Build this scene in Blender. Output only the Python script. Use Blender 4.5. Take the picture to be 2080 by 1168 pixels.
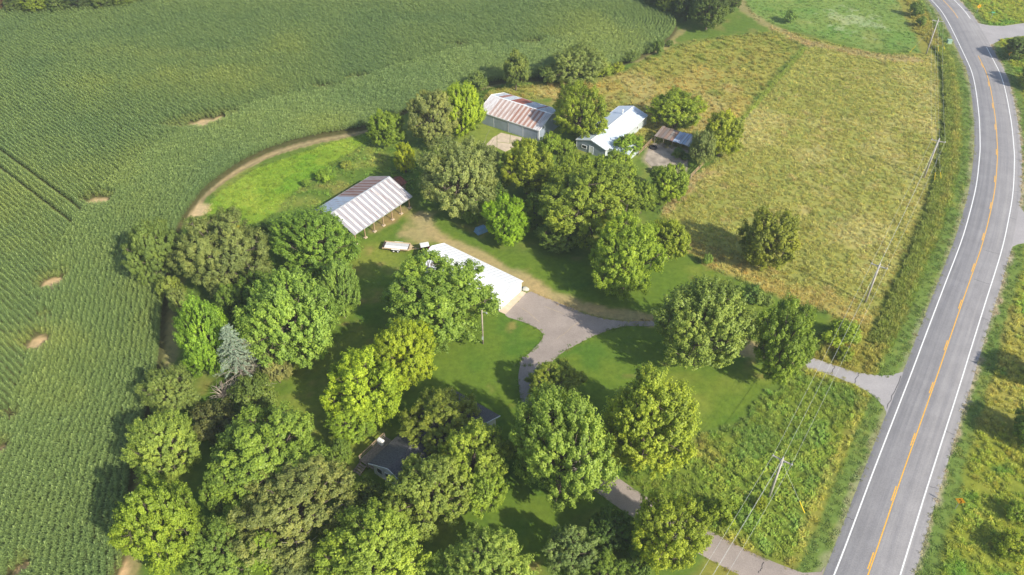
import bpy, math, random
import numpy as np
from mathutils import Vector, Matrix
random.seed(7)
S = bpy.context.scene
for o in list(bpy.data.objects):
    bpy.data.objects.remove(o)

# ------------------------------------------------------------------ camera, world, sun, exposure
CAM_H, PITCH, FOC = 100.0, math.radians(40.8), 1620.0      # drone height (m), depression, focal length in photo pixels
cd = bpy.data.cameras.new('camera'); cam = bpy.data.objects.new('camera', cd); S.collection.objects.link(cam)
cd.sensor_width = 36; cd.lens = 36 * FOC / 2080; cd.clip_start = 1; cd.clip_end = 6000
cam.location = (0, 0, CAM_H); cam.rotation_euler = (math.pi / 2 - PITCH, 0, 0)
S.camera = cam
S.render.resolution_x, S.render.resolution_y = 1024, 575

SUN_EL, SUN_AZ = math.radians(35), math.radians(-44.5)     # azimuth of the sun measured from +x
sdir = Vector((math.cos(SUN_EL) * math.cos(SUN_AZ), math.cos(SUN_EL) * math.sin(SUN_AZ), math.sin(SUN_EL)))
W = bpy.data.worlds.new('World'); S.world = W; W.use_nodes = True
wn = W.node_tree.nodes; bg = wn['Background']
sky = wn.new('ShaderNodeTexSky'); sky.sky_type = 'NISHITA'; sky.sun_disc = False
sky.sun_elevation = SUN_EL; sky.sun_rotation = math.atan2(sdir.x, sdir.y)
sky.air_density = 1.0; sky.dust_density = 1.5; sky.ozone_density = 1.0
W.node_tree.links.new(sky.outputs[0], bg.inputs[0]); bg.inputs[1].default_value = 0.12
sl = bpy.data.lights.new('sun', 'SUN'); sl.energy = 4.2; sl.angle = math.radians(0.6); sl.color = (1.0, 0.93, 0.80)
so = bpy.data.objects.new('sun', sl); S.collection.objects.link(so)
so.rotation_euler = (-sdir).to_track_quat('-Z', 'Y').to_euler(); so.location = sdir * 300
S.view_settings.view_transform = 'Standard'; S.view_settings.look = 'None'
S.view_settings.exposure = 0.52; S.view_settings.gamma = 1.0; S.view_settings.use_curve_mapping = False

# ------------------------------------------------------------------ helpers
C = S.collection
_cp, _sp = math.cos(PITCH), math.sin(PITCH)
def at(x, y, z=0.0):
    """survey: the point at height z that photo pixel (x, y) shows"""
    dx = (x - 1040); dy = FOC * _cp - (y - 584) * _sp; dz = -FOC * _sp - (y - 584) * _cp
    t = (z - CAM_H) / dz
    return np.array([dx * t, dy * t, z])
def ats(pts, z=0.0): return np.array([at(px, py, z) for px, py in pts])
def ppm(P):                                                 # photo pixels per metre at a point
    return FOC / (P[1] * _cp - (P[2] - CAM_H) * _sp)

def tag(o, label=None, cat=None, group=None, kind=None):
    if label: o['label'] = label
    if cat: o['category'] = cat
    if group: o['group'] = group
    if kind: o['kind'] = kind
    return o
def empty(name, loc=(0, 0, 0), rz=0.0):
    o = bpy.data.objects.new(name, None); C.objects.link(o)
    o.location = loc; o.rotation_euler = (0, 0, rz); o.empty_display_size = 0.5
    return o
def link(name, me, parent=None, mat=None):
    o = bpy.data.objects.new(name, me); C.objects.link(o)
    if parent: o.parent = parent
    if mat and not me.materials: me.materials.append(mat)
    return o
def smooth(x, a, b):
    t = np.clip((x - a) / (b - a), 0, 1); return t * t * (3 - 2 * t)
def srgb(r, g, b, k=1.0):
    return tuple((((c / 255) / 12.92) if c < 10 else (((c / 255) + 0.055) / 1.055) ** 2.4) * k for c in (r, g, b))

def _hash(ix, iy, s):
    h = (ix.astype(np.int64) * 374761393 + iy.astype(np.int64) * 668265263 + s * 974634541) & 0x7fffffff
    h = ((h ^ (h >> 13)) * 1274126177) & 0x7fffffff
    return ((h ^ (h >> 16)) & 0xffff) / 65535.0
def vnoise(x, y, s=0):
    ix = np.floor(x); iy = np.floor(y); fx = x - ix; fy = y - iy
    fx = fx * fx * (3 - 2 * fx); fy = fy * fy * (3 - 2 * fy)
    a = _hash(ix, iy, s); b = _hash(ix + 1, iy, s); c = _hash(ix, iy + 1, s); d = _hash(ix + 1, iy + 1, s)
    return (a * (1 - fx) + b * fx) * (1 - fy) + (c * (1 - fx) + d * fx) * fy
def fbm(x, y, sc, s=0, n=3):
    r = 0; a = 1; t = 0
    for i in range(n):
        r = r + a * vnoise(x / sc, y / sc, s + i * 17); t += a; a *= 0.5; sc *= 0.5
    return r / t - 0.5                                       # about -0.5 .. 0.5
def poly_sd(X, Y, P):
    """signed distance, positive inside"""
    P = np.asarray(P)[:, :2]; d = np.full(X.shape, 1e9); ins = np.zeros(X.shape, bool)
    for a, b in zip(P, np.roll(P, -1, 0)):
        ex, ey = b - a; wx, wy = X - a[0], Y - a[1]
        t = np.clip((wx * ex + wy * ey) / (ex * ex + ey * ey + 1e-12), 0, 1)
        d = np.minimum(d, np.hypot(wx - ex * t, wy - ey * t))
        c = ((a[1] > Y) != (b[1] > Y))
        if abs(ey) > 1e-12: ins ^= c & (X < ex * (Y - a[1]) / ey + a[0])
    return np.where(ins, d, -d)
def line_d(X, Y, P):
    P = np.asarray(P)[:, :2]; d = np.full(X.shape, 1e9)
    for a, b in zip(P[:-1], P[1:]):
        ex, ey = b - a; wx, wy = X - a[0], Y - a[1]
        t = np.clip((wx * ex + wy * ey) / (ex * ex + ey * ey + 1e-12), 0, 1)
        d = np.minimum(d, np.hypot(wx - ex * t, wy - ey * t))
    return d
def spline(P, step=1.0, closed=False):
    P = np.asarray(P, float); n = len(P); out = []
    for i in range(n if closed else n - 1):
        if closed: p0, p1, p2, p3 = P[(i - 1) % n], P[i], P[(i + 1) % n], P[(i + 2) % n]
        else: p0, p1, p2, p3 = P[max(i - 1, 0)], P[i], P[i + 1], P[min(i + 2, n - 1)]
        m = max(2, int(np.linalg.norm(p2 - p1) / step * 2))
        for t in np.arange(m) / m:
            out.append(0.5 * ((2 * p1) + (p2 - p0) * t + (2 * p0 - 5 * p1 + 4 * p2 - p3) * t * t + (3 * p1 - p0 - 3 * p2 + p3) * t ** 3))
    if not closed: out.append(P[-1])
    else: out.append(P[0])
    return resample(np.array(out), step)
def resample(Q, step):
    d = np.r_[0, np.cumsum(np.linalg.norm(np.diff(Q, axis=0), axis=1))]
    s = np.arange(0, d[-1], step)
    return np.stack([np.interp(s, d, Q[:, k]) for k in range(Q.shape[1])], 1)
def normals2(Q):
    T = np.gradient(Q[:, :2], axis=0); T /= np.linalg.norm(T, axis=1)[:, None] + 1e-12
    return np.stack([-T[:, 1], T[:, 0]], 1), T

class MB:
    """collects faces; build() links them as ONE mesh object"""
    def __init__(s): s.v = []; s.f = []
    def add(s, vs, fs):
        n = len(s.v); s.v += [tuple(map(float, p)) for p in vs]; s.f += [tuple(i + n for i in f) for f in fs]; return s
    def box(s, x0, x1, y0, y1, z0, z1, M=None):
        vs = [(x0, y0, z0), (x1, y0, z0), (x1, y1, z0), (x0, y1, z0), (x0, y0, z1), (x1, y0, z1), (x1, y1, z1), (x0, y1, z1)]
        if M: vs = [M @ Vector(p) for p in vs]
        return s.add(vs, [(3, 2, 1, 0), (4, 5, 6, 7), (0, 1, 5, 4), (1, 2, 6, 5), (2, 3, 7, 6), (3, 0, 4, 7)])
    def beam(s, a, b, w, h=None, up=(0, 0, 1)):
        a, b = Vector(a), Vector(b); h = h or w; d = (b - a).normalized(); u = Vector(up)
        if abs(d.dot(u)) > 0.99: u = Vector((1, 0, 0))
        x = d.cross(u).normalized(); y = x.cross(d).normalized()
        vs = [p + x * sx * w / 2 + y * sy * h / 2 for p in (a, b) for sx, sy in ((-1, -1), (1, -1), (1, 1), (-1, 1))]
        return s.add(vs, [(0, 3, 2, 1), (4, 5, 6, 7), (0, 1, 5, 4), (1, 2, 6, 5), (2, 3, 7, 6), (3, 0, 4, 7)])
    def tube(s, pts, rad, n=6, cap=True):
        pts = [Vector(p) for p in pts]; m = len(pts)
        if not hasattr(rad, '__len__'): rad = [rad] * m
        vs = []
        for i, p in enumerate(pts):
            d = (pts[min(i + 1, m - 1)] - pts[max(i - 1, 0)]).normalized()
            u = Vector((0, 0, 1)) if abs(d.z) < 0.9 else Vector((1, 0, 0))
            x = d.cross(u).normalized(); y = x.cross(d).normalized()
            for k in range(n):
                a = 2 * math.pi * k / n; vs.append(p + (x * math.cos(a) + y * math.sin(a)) * rad[i])
        fs = [(i * n + k, i * n + (k + 1) % n, (i + 1) * n + (k + 1) % n, (i + 1) * n + k) for i in range(m - 1) for k in range(n)]
        if cap: fs += [tuple(range(n))[::-1], tuple((m - 1) * n + k for k in range(n))]
        return s.add(vs, fs)
    def mesh(s, name):
        me = bpy.data.meshes.new(name); me.from_pydata(s.v, [], s.f); me.update(); return me
    def build(s, name, mat, parent=None, shade=False):
        me = s.mesh(name); me.materials.append(mat)
        if shade: me.polygons.foreach_set('use_smooth', [True] * len(me.polygons))
        return link(name, me, parent)

def np_mesh(name, V, F, mat=None):
    """fast mesh from numpy: V (n,3), F (m,k)"""
    me = bpy.data.meshes.new(name); k = F.shape[1]
    me.vertices.add(len(V)); me.vertices.foreach_set('co', np.ascontiguousarray(V, np.float32).ravel())
    me.loops.add(F.size); me.loops.foreach_set('vertex_index', np.ascontiguousarray(F, np.int32).ravel())
    me.polygons.add(len(F)); me.polygons.foreach_set('loop_start', np.arange(0, F.size, k, dtype=np.int32))
    me.update(calc_edges=True); me.validate()
    if mat: me.materials.append(mat)
    return me

# ------------------------------------------------------------------ materials
def new_mat(name):
    m = bpy.data.materials.new(name); m.use_nodes = True; nt = m.node_tree
    return m, nt, nt.nodes['Principled BSDF'], nt.nodes, nt.links
def ramp(N, stops):
    r = N.new('ShaderNodeValToRGB'); e = r.color_ramp.elements
    while len(e) < len(stops): e.new(0.5)
    for k, (p, c) in enumerate(stops):
        e[k].position = p; e[k].color = (*c[:3], 1)
    return r
def plain(name, col, rough=0.7, var=0.12, scale=1.5, metal=0.0, bump=0.0, spec=0.4, dark=None):
    m, nt, b, N, L = new_mat(name)
    tc = N.new('ShaderNodeTexCoord'); n = N.new('ShaderNodeTexNoise'); n.inputs['Scale'].default_value = scale; n.inputs['Detail'].default_value = 6
    L.new(tc.outputs['Object'], n.inputs['Vector'])
    d = dark or tuple(c * (1 - var * 2) for c in col)
    r = ramp(N, [(0.3, d), (0.7, tuple(min(1, c * (1 + var)) for c in col))]); L.new(n.outputs['Fac'], r.inputs[0])
    L.new(r.outputs[0], b.inputs['Base Color']); b.inputs['Roughness'].default_value = rough
    b.inputs['Metallic'].default_value = metal; b.inputs['Specular IOR Level'].default_value = spec
    if bump:
        bp = N.new('ShaderNodeBump'); bp.inputs['Distance'].default_value = bump; L.new(n.outputs['Fac'], bp.inputs['Height']); L.new(bp.outputs[0], b.inputs['Normal'])
    return m

def sheet_mat(name, rust=0.0, rough=0.45):
    """painted or galvanised sheet: its colour is the object's own; rust streaks run down the slope"""
    m, nt, b, N, L = new_mat(name)
    oi = N.new('ShaderNodeObjectInfo'); tc = N.new('ShaderNodeTexCoord'); mp = N.new('ShaderNodeMapping')
    mp.inputs['Scale'].default_value = (3.0, 0.35, 1); L.new(tc.outputs['Object'], mp.inputs[0])
    ad = N.new('ShaderNodeVectorMath'); ad.operation = 'ADD'; sc = N.new('ShaderNodeVectorMath'); sc.operation = 'SCALE'; sc.inputs['Scale'].default_value = 1.0
    L.new(oi.outputs['Location'], sc.inputs[0]); L.new(mp.outputs[0], ad.inputs[0]); L.new(sc.outputs[0], ad.inputs[1])
    n = N.new('ShaderNodeTexNoise'); n.inputs['Scale'].default_value = 1.0; n.inputs['Detail'].default_value = 7; n.inputs['Roughness'].default_value = 0.65
    L.new(ad.outputs[0], n.inputs['Vector'])
    r = ramp(N, [(0.62 - rust * 0.35, (0, 0, 0)), (0.78 - rust * 0.3, (1, 1, 1))]); L.new(n.outputs['Fac'], r.inputs[0])
    mul = N.new('ShaderNodeMath'); mul.operation = 'MULTIPLY'; mul.inputs[1].default_value = min(1.0, 0.25 + rust); L.new(r.outputs[0], mul.inputs[0])
    mx = N.new('ShaderNodeMixRGB'); L.new(mul.outputs[0], mx.inputs[0]); L.new(oi.outputs['Color'], mx.inputs[1])
    mx.inputs[2].default_value = (*srgb(140, 92, 72), 1) if rust else (0.6, 0.6, 0.6, 1)
    if not rust: mul.inputs[1].default_value = 0.15
    L.new(mx.outputs[0], b.inputs['Base Color']); b.inputs['Roughness'].default_value = rough; b.inputs['Specular IOR Level'].default_value = 0.5
    return m
def siding(name, col, pitch=0.3, depth=0.02, rough=0.5):
    m, nt, b, N, L = new_mat(name)
    tc = N.new('ShaderNodeTexCoord'); sx = N.new('ShaderNodeSeparateXYZ'); L.new(tc.outputs['Object'], sx.inputs[0])
    a = N.new('ShaderNodeMath'); a.operation = 'ADD'; L.new(sx.outputs[0], a.inputs[0]); L.new(sx.outputs[1], a.inputs[1])
    pm = N.new('ShaderNodeMath'); pm.operation = 'PINGPONG'; pm.inputs[1].default_value = pitch / 2; L.new(a.outputs[0], pm.inputs[0])
    bp = N.new('ShaderNodeBump'); bp.inputs['Distance'].default_value = depth * 4; bp.inputs['Strength'].default_value = 0.8; L.new(pm.outputs[0], bp.inputs['Height'])
    n = N.new('ShaderNodeTexNoise'); n.inputs['Scale'].default_value = 0.7; n.inputs['Detail'].default_value = 5; L.new(tc.outputs['Object'], n.inputs['Vector'])
    r = ramp(N, [(0.3, tuple(c * 0.85 for c in col)), (0.7, col)]); L.new(n.outputs['Fac'], r.inputs[0])
    L.new(r.outputs[0], b.inputs['Base Color']); L.new(bp.outputs[0], b.inputs['Normal']); b.inputs['Roughness'].default_value = rough
    return m

def ground_mat():
    m, nt, b, N, L = new_mat('ground_cover')
    at_ = N.new('ShaderNodeAttribute'); at_.attribute_name = 'Col'
    tc = N.new('ShaderNodeTexCoord')
    n1 = N.new('ShaderNodeTexNoise'); n1.inputs['Scale'].default_value = 0.9; n1.inputs['Detail'].default_value = 8; n1.inputs['Roughness'].default_value = 0.7
    n2 = N.new('ShaderNodeTexNoise'); n2.inputs['Scale'].default_value = 0.12; n2.inputs['Detail'].default_value = 4
    L.new(tc.outputs['Object'], n1.inputs['Vector']); L.new(tc.outputs['Object'], n2.inputs['Vector'])
    r1 = ramp(N, [(0.25, (0.62, 0.66, 0.62)), (0.75, (1.25, 1.22, 1.15))]); L.new(n1.outputs['Fac'], r1.inputs[0])
    r2 = ramp(N, [(0.3, (0.86, 0.95, 0.9)), (0.7, (1.12, 1.05, 1.0))]); L.new(n2.outputs['Fac'], r2.inputs[0])
    m1 = N.new('ShaderNodeMixRGB'); m1.blend_type = 'MULTIPLY'; m1.inputs[0].default_value = 1; L.new(at_.outputs['Color'], m1.inputs[1]); L.new(r1.outputs[0], m1.inputs[2])
    m2 = N.new('ShaderNodeMixRGB'); m2.blend_type = 'MULTIPLY'; m2.inputs[0].default_value = 1; L.new(m1.outputs[0], m2.inputs[1]); L.new(r2.outputs[0], m2.inputs[2])
    L.new(m2.outputs[0], b.inputs['Base Color']); b.inputs['Roughness'].default_value = 0.95; b.inputs['Specular IOR Level'].default_value = 0.1
    bp = N.new('ShaderNodeBump'); bp.inputs['Distance'].default_value = 0.12; bp.inputs['Strength'].default_value = 0.6; L.new(n1.outputs['Fac'], bp.inputs['Height']); L.new(bp.outputs[0], b.inputs['Normal'])
    return m

def asphalt(name, col, tracks=True, var=0.10):
    m, nt, b, N, L = new_mat(name)
    tc = N.new('ShaderNodeTexCoord')
    n = N.new('ShaderNodeTexNoise'); n.inputs['Scale'].default_value = 6; n.inputs['Detail'].default_value = 8; L.new(tc.outputs['Object'], n.inputs['Vector'])
    n2 = N.new('ShaderNodeTexNoise'); n2.inputs['Scale'].default_value = 0.25; n2.inputs['Detail'].default_value = 6; n2.inputs['Roughness'].default_value = 0.6; L.new(tc.outputs['Object'], n2.inputs['Vector'])
    r = ramp(N, [(0.3, tuple(c * (1 - var) for c in col)), (0.7, tuple(c * (1 + var) for c in col))]); L.new(n2.outputs['Fac'], r.inputs[0])
    rf = ramp(N, [(0.3, (0.86,) * 3), (0.7, (1.1,) * 3)]); L.new(n.outputs['Fac'], rf.inputs[0])
    mx = N.new('ShaderNodeMixRGB'); mx.blend_type = 'MULTIPLY'; mx.inputs[0].default_value = 1; L.new(r.outputs[0], mx.inputs[1]); L.new(rf.outputs[0], mx.inputs[2])
    out = mx.outputs[0]
    if tracks:                                               # worn wheel paths and oil drip, along the UV's length
        uv = N.new('ShaderNodeUVMap'); mp = N.new('ShaderNodeMapping'); mp.inputs['Scale'].default_value = (1.6, 0.03, 1); L.new(uv.outputs[0], mp.inputs[0])
        n3 = N.new('ShaderNodeTexNoise'); n3.inputs['Scale'].default_value = 1; n3.inputs['Detail'].default_value = 5; L.new(mp.outputs[0], n3.inputs['Vector'])
        r3 = ramp(N, [(0.35, (0.84, 0.84, 0.86)), (0.65, (1.07, 1.06, 1.05))]); L.new(n3.outputs['Fac'], r3.inputs[0])
        mx2 = N.new('ShaderNodeMixRGB'); mx2.blend_type = 'MULTIPLY'; mx2.inputs[0].default_value = 1; L.new(out, mx2.inputs[1]); L.new(r3.outputs[0], mx2.inputs[2]); out = mx2.outputs[0]
    L.new(out, b.inputs['Base Color']); b.inputs['Roughness'].default_value = 0.85; b.inputs['Specular IOR Level'].default_value = 0.25
    bp = N.new('ShaderNodeBump'); bp.inputs['Distance'].default_value = 0.01; L.new(n.outputs['Fac'], bp.inputs['Height']); L.new(bp.outputs[0], b.inputs['Normal'])
    return m

def leaf_mat(name, trans=0.30, src='OBJECT', var=0.45, rough=0.5):
    """foliage: tint from the object (trees) or from the instance (crops, weeds), each leaf a little different"""
    m, nt, b, N, L = new_mat(name)
    if src == 'OBJECT':
        oi = N.new('ShaderNodeObjectInfo'); base = oi.outputs['Color']
    else:
        ai = N.new('ShaderNodeAttribute'); ai.attribute_type = 'INSTANCER'; ai.attribute_name = 'tint'; base = ai.outputs['Color']
    ar = N.new('ShaderNodeAttribute'); ar.attribute_name = 'rnd'
    r = ramp(N, [(0.0, (1 - var, 1 - var * 0.92, 1 - var * 0.95)), (0.5, (1, 1, 1)), (1.0, (1 + var * 1.1, 1 + var * 0.75, 1 + var * 0.4))])
    L.new(ar.outputs['Fac'], r.inputs[0])
    mx = N.new('ShaderNodeMixRGB'); mx.blend_type = 'MULTIPLY'; mx.inputs[0].default_value = 1; L.new(base, mx.inputs[1]); L.new(r.outputs[0], mx.inputs[2])
    L.new(mx.outputs[0], b.inputs['Base Color']); b.inputs['Roughness'].default_value = rough; b.inputs['Specular IOR Level'].default_value = 0.35
    tr = N.new('ShaderNodeBsdfTranslucent'); gm = N.new('ShaderNodeMixRGB'); gm.blend_type = 'MULTIPLY'; gm.inputs[0].default_value = 1
    gm.inputs[2].default_value = (1.2, 1.25, 0.6, 1); L.new(mx.outputs[0], gm.inputs[1]); L.new(gm.outputs[0], tr.inputs['Color'])
    ms = N.new('ShaderNodeMixShader'); ms.inputs[0].default_value = trans
    L.new(b.outputs[0], ms.inputs[1]); L.new(tr.outputs[0], ms.inputs[2]); L.new(ms.outputs[0], N['Material Output'].inputs['Surface'])
    return m

M = dict(
    ground=ground_mat(),
    road=asphalt('road_asphalt', srgb(150, 148, 149)),
    drive=asphalt('drive_asphalt', srgb(162, 150, 142), False, 0.14),
    drive_grey=asphalt('grey_drive_asphalt', srgb(168, 164, 164), False, 0.1), gravel=asphalt('gravel', srgb(186, 168, 140), False, 0.2),
    white=plain('white_line_paint', srgb(238, 238, 236), 0.6, 0.05, 3), yellow=plain('yellow_line_paint', srgb(244, 184, 62), 0.6, 0.08, 3),
    crack=plain('crack_sealer', srgb(62, 60, 62), 0.5, 0.1),
    concrete=plain('concrete', srgb(205, 188, 164), 0.9, 0.1, 0.8, bump=0.01),
    stained=plain('stained_concrete', srgb(176, 164, 148), 0.9, 0.25, 0.5, bump=0.02), sheet=sheet_mat('painted_sheet'), sheet_rust=sheet_mat('rusting_sheet', 0.35, 0.6), sheet_rusty=sheet_mat('rusted_sheet', 0.75, 0.7),
    wall_white=siding('white_steel_siding', srgb(236, 238, 240), 0.4, 0.012), wall_blue=siding('grey_blue_siding', srgb(156, 168, 184), 0.3, 0.025),
    wall_pale=siding('pale_grey_siding', srgb(196, 205, 208), 0.3, 0.02), wall_grey=siding('slate_siding', srgb(148, 160, 174), 0.3, 0.02),
    trim=plain('white_trim', srgb(236, 238, 240), 0.5, 0.03), door_blue=siding('door_siding', srgb(164, 178, 196), 0.3, 0.025),
    door_white=plain('white_door', srgb(240, 240, 240), 0.5, 0.03),
    timber=plain('weathered_timber', srgb(176, 150, 118), 0.9, 0.18, 4), grey_wood=plain('grey_wood', srgb(150, 138, 124), 0.9, 0.2, 4),
    dark=plain('dark_interior', srgb(70, 66, 58), 0.9, 0.2), dirt=plain('bare_soil', srgb(150, 128, 100), 0.95, 0.2, 1.0),
    shingle=plain('blue_grey_shingle', srgb(98, 97, 98), 0.9, 0.28, 5, bump=0.02),
    glass=plain('window_glass', srgb(40, 48, 56), 0.08, 0.05, spec=0.8), bark=plain('bark', srgb(112, 100, 88), 0.95, 0.25, 3, bump=0.02),
    deadwood=plain('dead_wood', srgb(176, 164, 150), 0.95, 0.15, 3), pole=plain('pole_wood', srgb(186, 180, 174), 0.9, 0.15, 3),
    steel=plain('galvanised_steel', srgb(190, 194, 198), 0.4, 0.06, metal=0.3), cable=plain('cable', srgb(205, 208, 204), 0.5, 0.03),
    guard=plain('yellow_plastic', srgb(238, 208, 50), 0.5, 0.04), sign_yellow=plain('sign_yellow', srgb(240, 170, 40), 0.45, 0.03),
    sign_black=plain('sign_black', srgb(35, 32, 28), 0.5, 0.03), sign_green=plain('sign_green', srgb(110, 190, 150), 0.5, 0.03),
    red=plain('red_paint', srgb(176, 44, 42), 0.35, 0.08, spec=0.5), tyre=plain('tyre_rubber', srgb(48, 48, 50), 0.9, 0.1),
    alu=plain('trailer_deck', srgb(206, 206, 204), 0.5, 0.06, 2), plate=plain('white_plate', srgb(240, 240, 238), 0.5, 0.03), rim=plain('dark_frame', srgb(70, 62, 56), 0.7, 0.1),
    tan=plain('tan_plywood', srgb(206, 182, 142), 0.8, 0.1), tarp=plain('blue_tarp', srgb(120, 160, 200), 0.5, 0.1), rock=plain('pale_boulder', srgb(196, 196, 182), 0.9, 0.12, 2, bump=0.04),
    box=plain('grey_green_cabinet', srgb(150, 180, 160), 0.5, 0.05), rust=plain('rust', srgb(128, 74, 58), 0.9, 0.25, 2),
    leaf=leaf_mat('leaves', 0.32), needle=leaf_mat('needles', 0.12, var=0.4, rough=0.6), corn=leaf_mat('corn_leaves', 0.25, 'INST', 0.3, 0.5), weed=leaf_mat('weed_leaves', 0.28, 'INST', 0.3, 0.6),
)

# ------------------------------------------------------------------ survey of the place (photo pixels -> metres)
road_px = [(1700, 1330), (1761.5, 1168), (1828, 974), (1896.5, 780), (1928, 688), (1958.8, 599), (1993, 500), (2011, 430), (2020.4, 380), (2024.5, 330), (2025, 298), (2020, 233), (2006.7, 161), (1986, 113), (1945, 36), (1915, 0), (1880, -34)]
ROAD = spline(ats(road_px), 1.0); RN, RT = normals2(ROAD)   # runs away from the camera; +n is to the left
def road_off(d, z=0.0, sl=slice(None)): return np.c_[ROAD[sl, :2] + RN[sl] * d, np.full(len(ROAD[sl]), z)]
corn_px = [(1262, -34), (1300, -8), (1335, 14), (1362, 38), (1372, 62), (1340, 96), (1290, 122), (1215, 146), (1130, 160), (1060, 166), (1000, 172), (930, 192), (865, 212), (800, 240), (745, 262), (700, 270), (640, 281), (570, 299), (500, 329), (450, 362), (412, 395), (386, 428), (366, 462), (350, 510), (340, 570), (334, 640), (330, 700), (324, 750), (312, 805), (296, 862), (281, 920), (268, 990), (258, 1060), (254, 1120), (254, 1175), (254, 1310)]
CORN_EDGE = spline(ats(corn_px), 1.0)
CORN_POLY = np.vstack([CORN_EDGE, ats([(-320, 1310), (-320, 36), (0, 28), (160, 23), (300, 7), (370, -8), (600, -36), (1180, -36)])])
bare = [((415, 251), 5.2, 2.3, 0.35), ((203, 411), 2.1, 1.7, 0), ((113, 576), 2.0, 1.6, 0.4), ((74, 698), 1.8, 1.9, 0.3), ((-2, 922), 1.3, 1.6, 0), ((96, 650), 0.8, 0.7, 0), ((262, 1152), 1.3, 2.2, 0), ((658, 183), 2.4, 0.8, 0.2), ((930, 98), 2.2, 1.0, 0.2), ((730, 163), 2.0, 0.9, 0.3), ((1083, 92), 2.2, 1.0, 0.2), ((30, 850), 0.9, 0.8, 0), ((44, 1160), 0.9, 1.6, 0)]
def bare_mask(X, Y):
    m = np.full(X.shape, -1.0)
    for (px, py), a, b, ang in bare:
        P = at(px, py); c, s = math.cos(ang), math.sin(ang); u = (X - P[0]) * c + (Y - P[1]) * s; v = -(X - P[0]) * s + (Y - P[1]) * c
        m = np.maximum(m, 1.5 - np.hypot(u / a, v / b))
    return m + fbm(X, Y, 2.0, 5) * 1.3
track_px = [(392, 432), (410, 402), (446, 371), (500, 337), (572, 306), (642, 287), (702, 275), (750, 263), (800, 250)]
TRACK = spline(ats(track_px), 1.0)
Z = dict(
    bright=ats([(412, 436), (436, 396), (515, 344), (596, 314), (700, 283), (748, 274), (752, 288), (722, 306), (690, 326), (650, 352), (610, 380), (575, 412), (545, 445), (505, 462), (455, 452)]),
    lawn=ats([(545, 470), (590, 445), (640, 470), (735, 480), (790, 440), (850, 425), (900, 445), (1000, 500), (1100, 520), (1200, 535), (1330, 470), (1400, 520), (1440, 545), (1560, 600), (1665, 640), (1720, 668), (1700, 690), (1660, 715), (1640, 735), (1560, 790), (1500, 860), (1420, 880), (1350, 960), (1240, 975), (1150, 1100), (1080, 1200), (500, 1210), (330, 1000), (300, 880), (420, 780), (560, 700), (470, 560)]),
    shedlawn=ats([(860, 290), (960, 245), (985, 250), (1095, 295), (1120, 310), (1060, 330), (980, 335), (900, 320)]),
    pasture=ats([(1560, 52), (1640, 76), (1760, 106), (1870, 113), (1893, 113), (1900, 150), (1908, 230), (1896, 330), (1873, 425), (1834, 520), (1790, 615), (1764, 666), (1690, 640), (1550, 590), (1440, 540), (1400, 515), (1335, 440), (1395, 370), (1450, 330), (1512, 240), (1640, 95), (1575, 68)]),
    gold=ats([(985, 205), (1000, 178), (1090, 172), (1240, 158), (1330, 112), (1420, 82), (1500, 72), (1560, 66), (1632, 94), (1504, 238), (1420, 300), (1330, 300), (1290, 300), (1180, 300), (1120, 200)]),
    green=ats([(1480, -40), (1512, 5), (1534, 38), (1650, 70), (1760, 100), (1872, 108), (1860, 70), (1800, -40)]),
    weedlot=ats([(1640, 755), (1690, 770), (1740, 790), (1780, 820), (1795, 850), (1770, 910), (1700, 1060), (1660, 1160), (1600, 1150), (1480, 1090), (1330, 1015), (1240, 965), (1350, 950), (1420, 890), (1500, 870), (1560, 800)]),
    yard=ats([(1318, 296), (1400, 300), (1395, 350), (1330, 348), (1305, 330)]),
    gravelpad=ats([(835, 435), (875, 432), (885, 452), (870, 480), (880, 495), (840, 492), (810, 480), (835, 460)]),
)
tall_left = [(1905, 100), (1917, 130), (1925, 230), (1914, 330), (1890, 430), (1853, 525), (1812, 615), (1780, 690)]
strip_px = [(1642, 90), (1580, 160), (1508, 242)]
dirt_lines = [(ats([(1496, -20), (1512, 20), (1560, 50), (1610, 74), (1642, 92)]), 2.4), (ats([(1642, 88), (1760, 112), (1860, 122)]), 2.5), (ats([(342, 600), (346, 660), (345, 760)]), 1.7), (ats([(278, 960), (268, 1050), (262, 1200)]), 1.5), (ats([(1440, 350), (1408, 362), (1350, 432)]), 1.6), (ats([(1290, 122), (1340, 100), (1385, 62)]), 1.8), (ats([(940, 190), (1010, 172)]), 1.6)]
GRAVEL = [(ats([(858, 440), (872, 470), (905, 490), (960, 515), (1040, 556), (1110, 598), (1180, 625), (1270, 643), (1345, 655), (1420, 680), (1500, 702), (1570, 720), (1645, 738)]), 1.9)]

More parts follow.
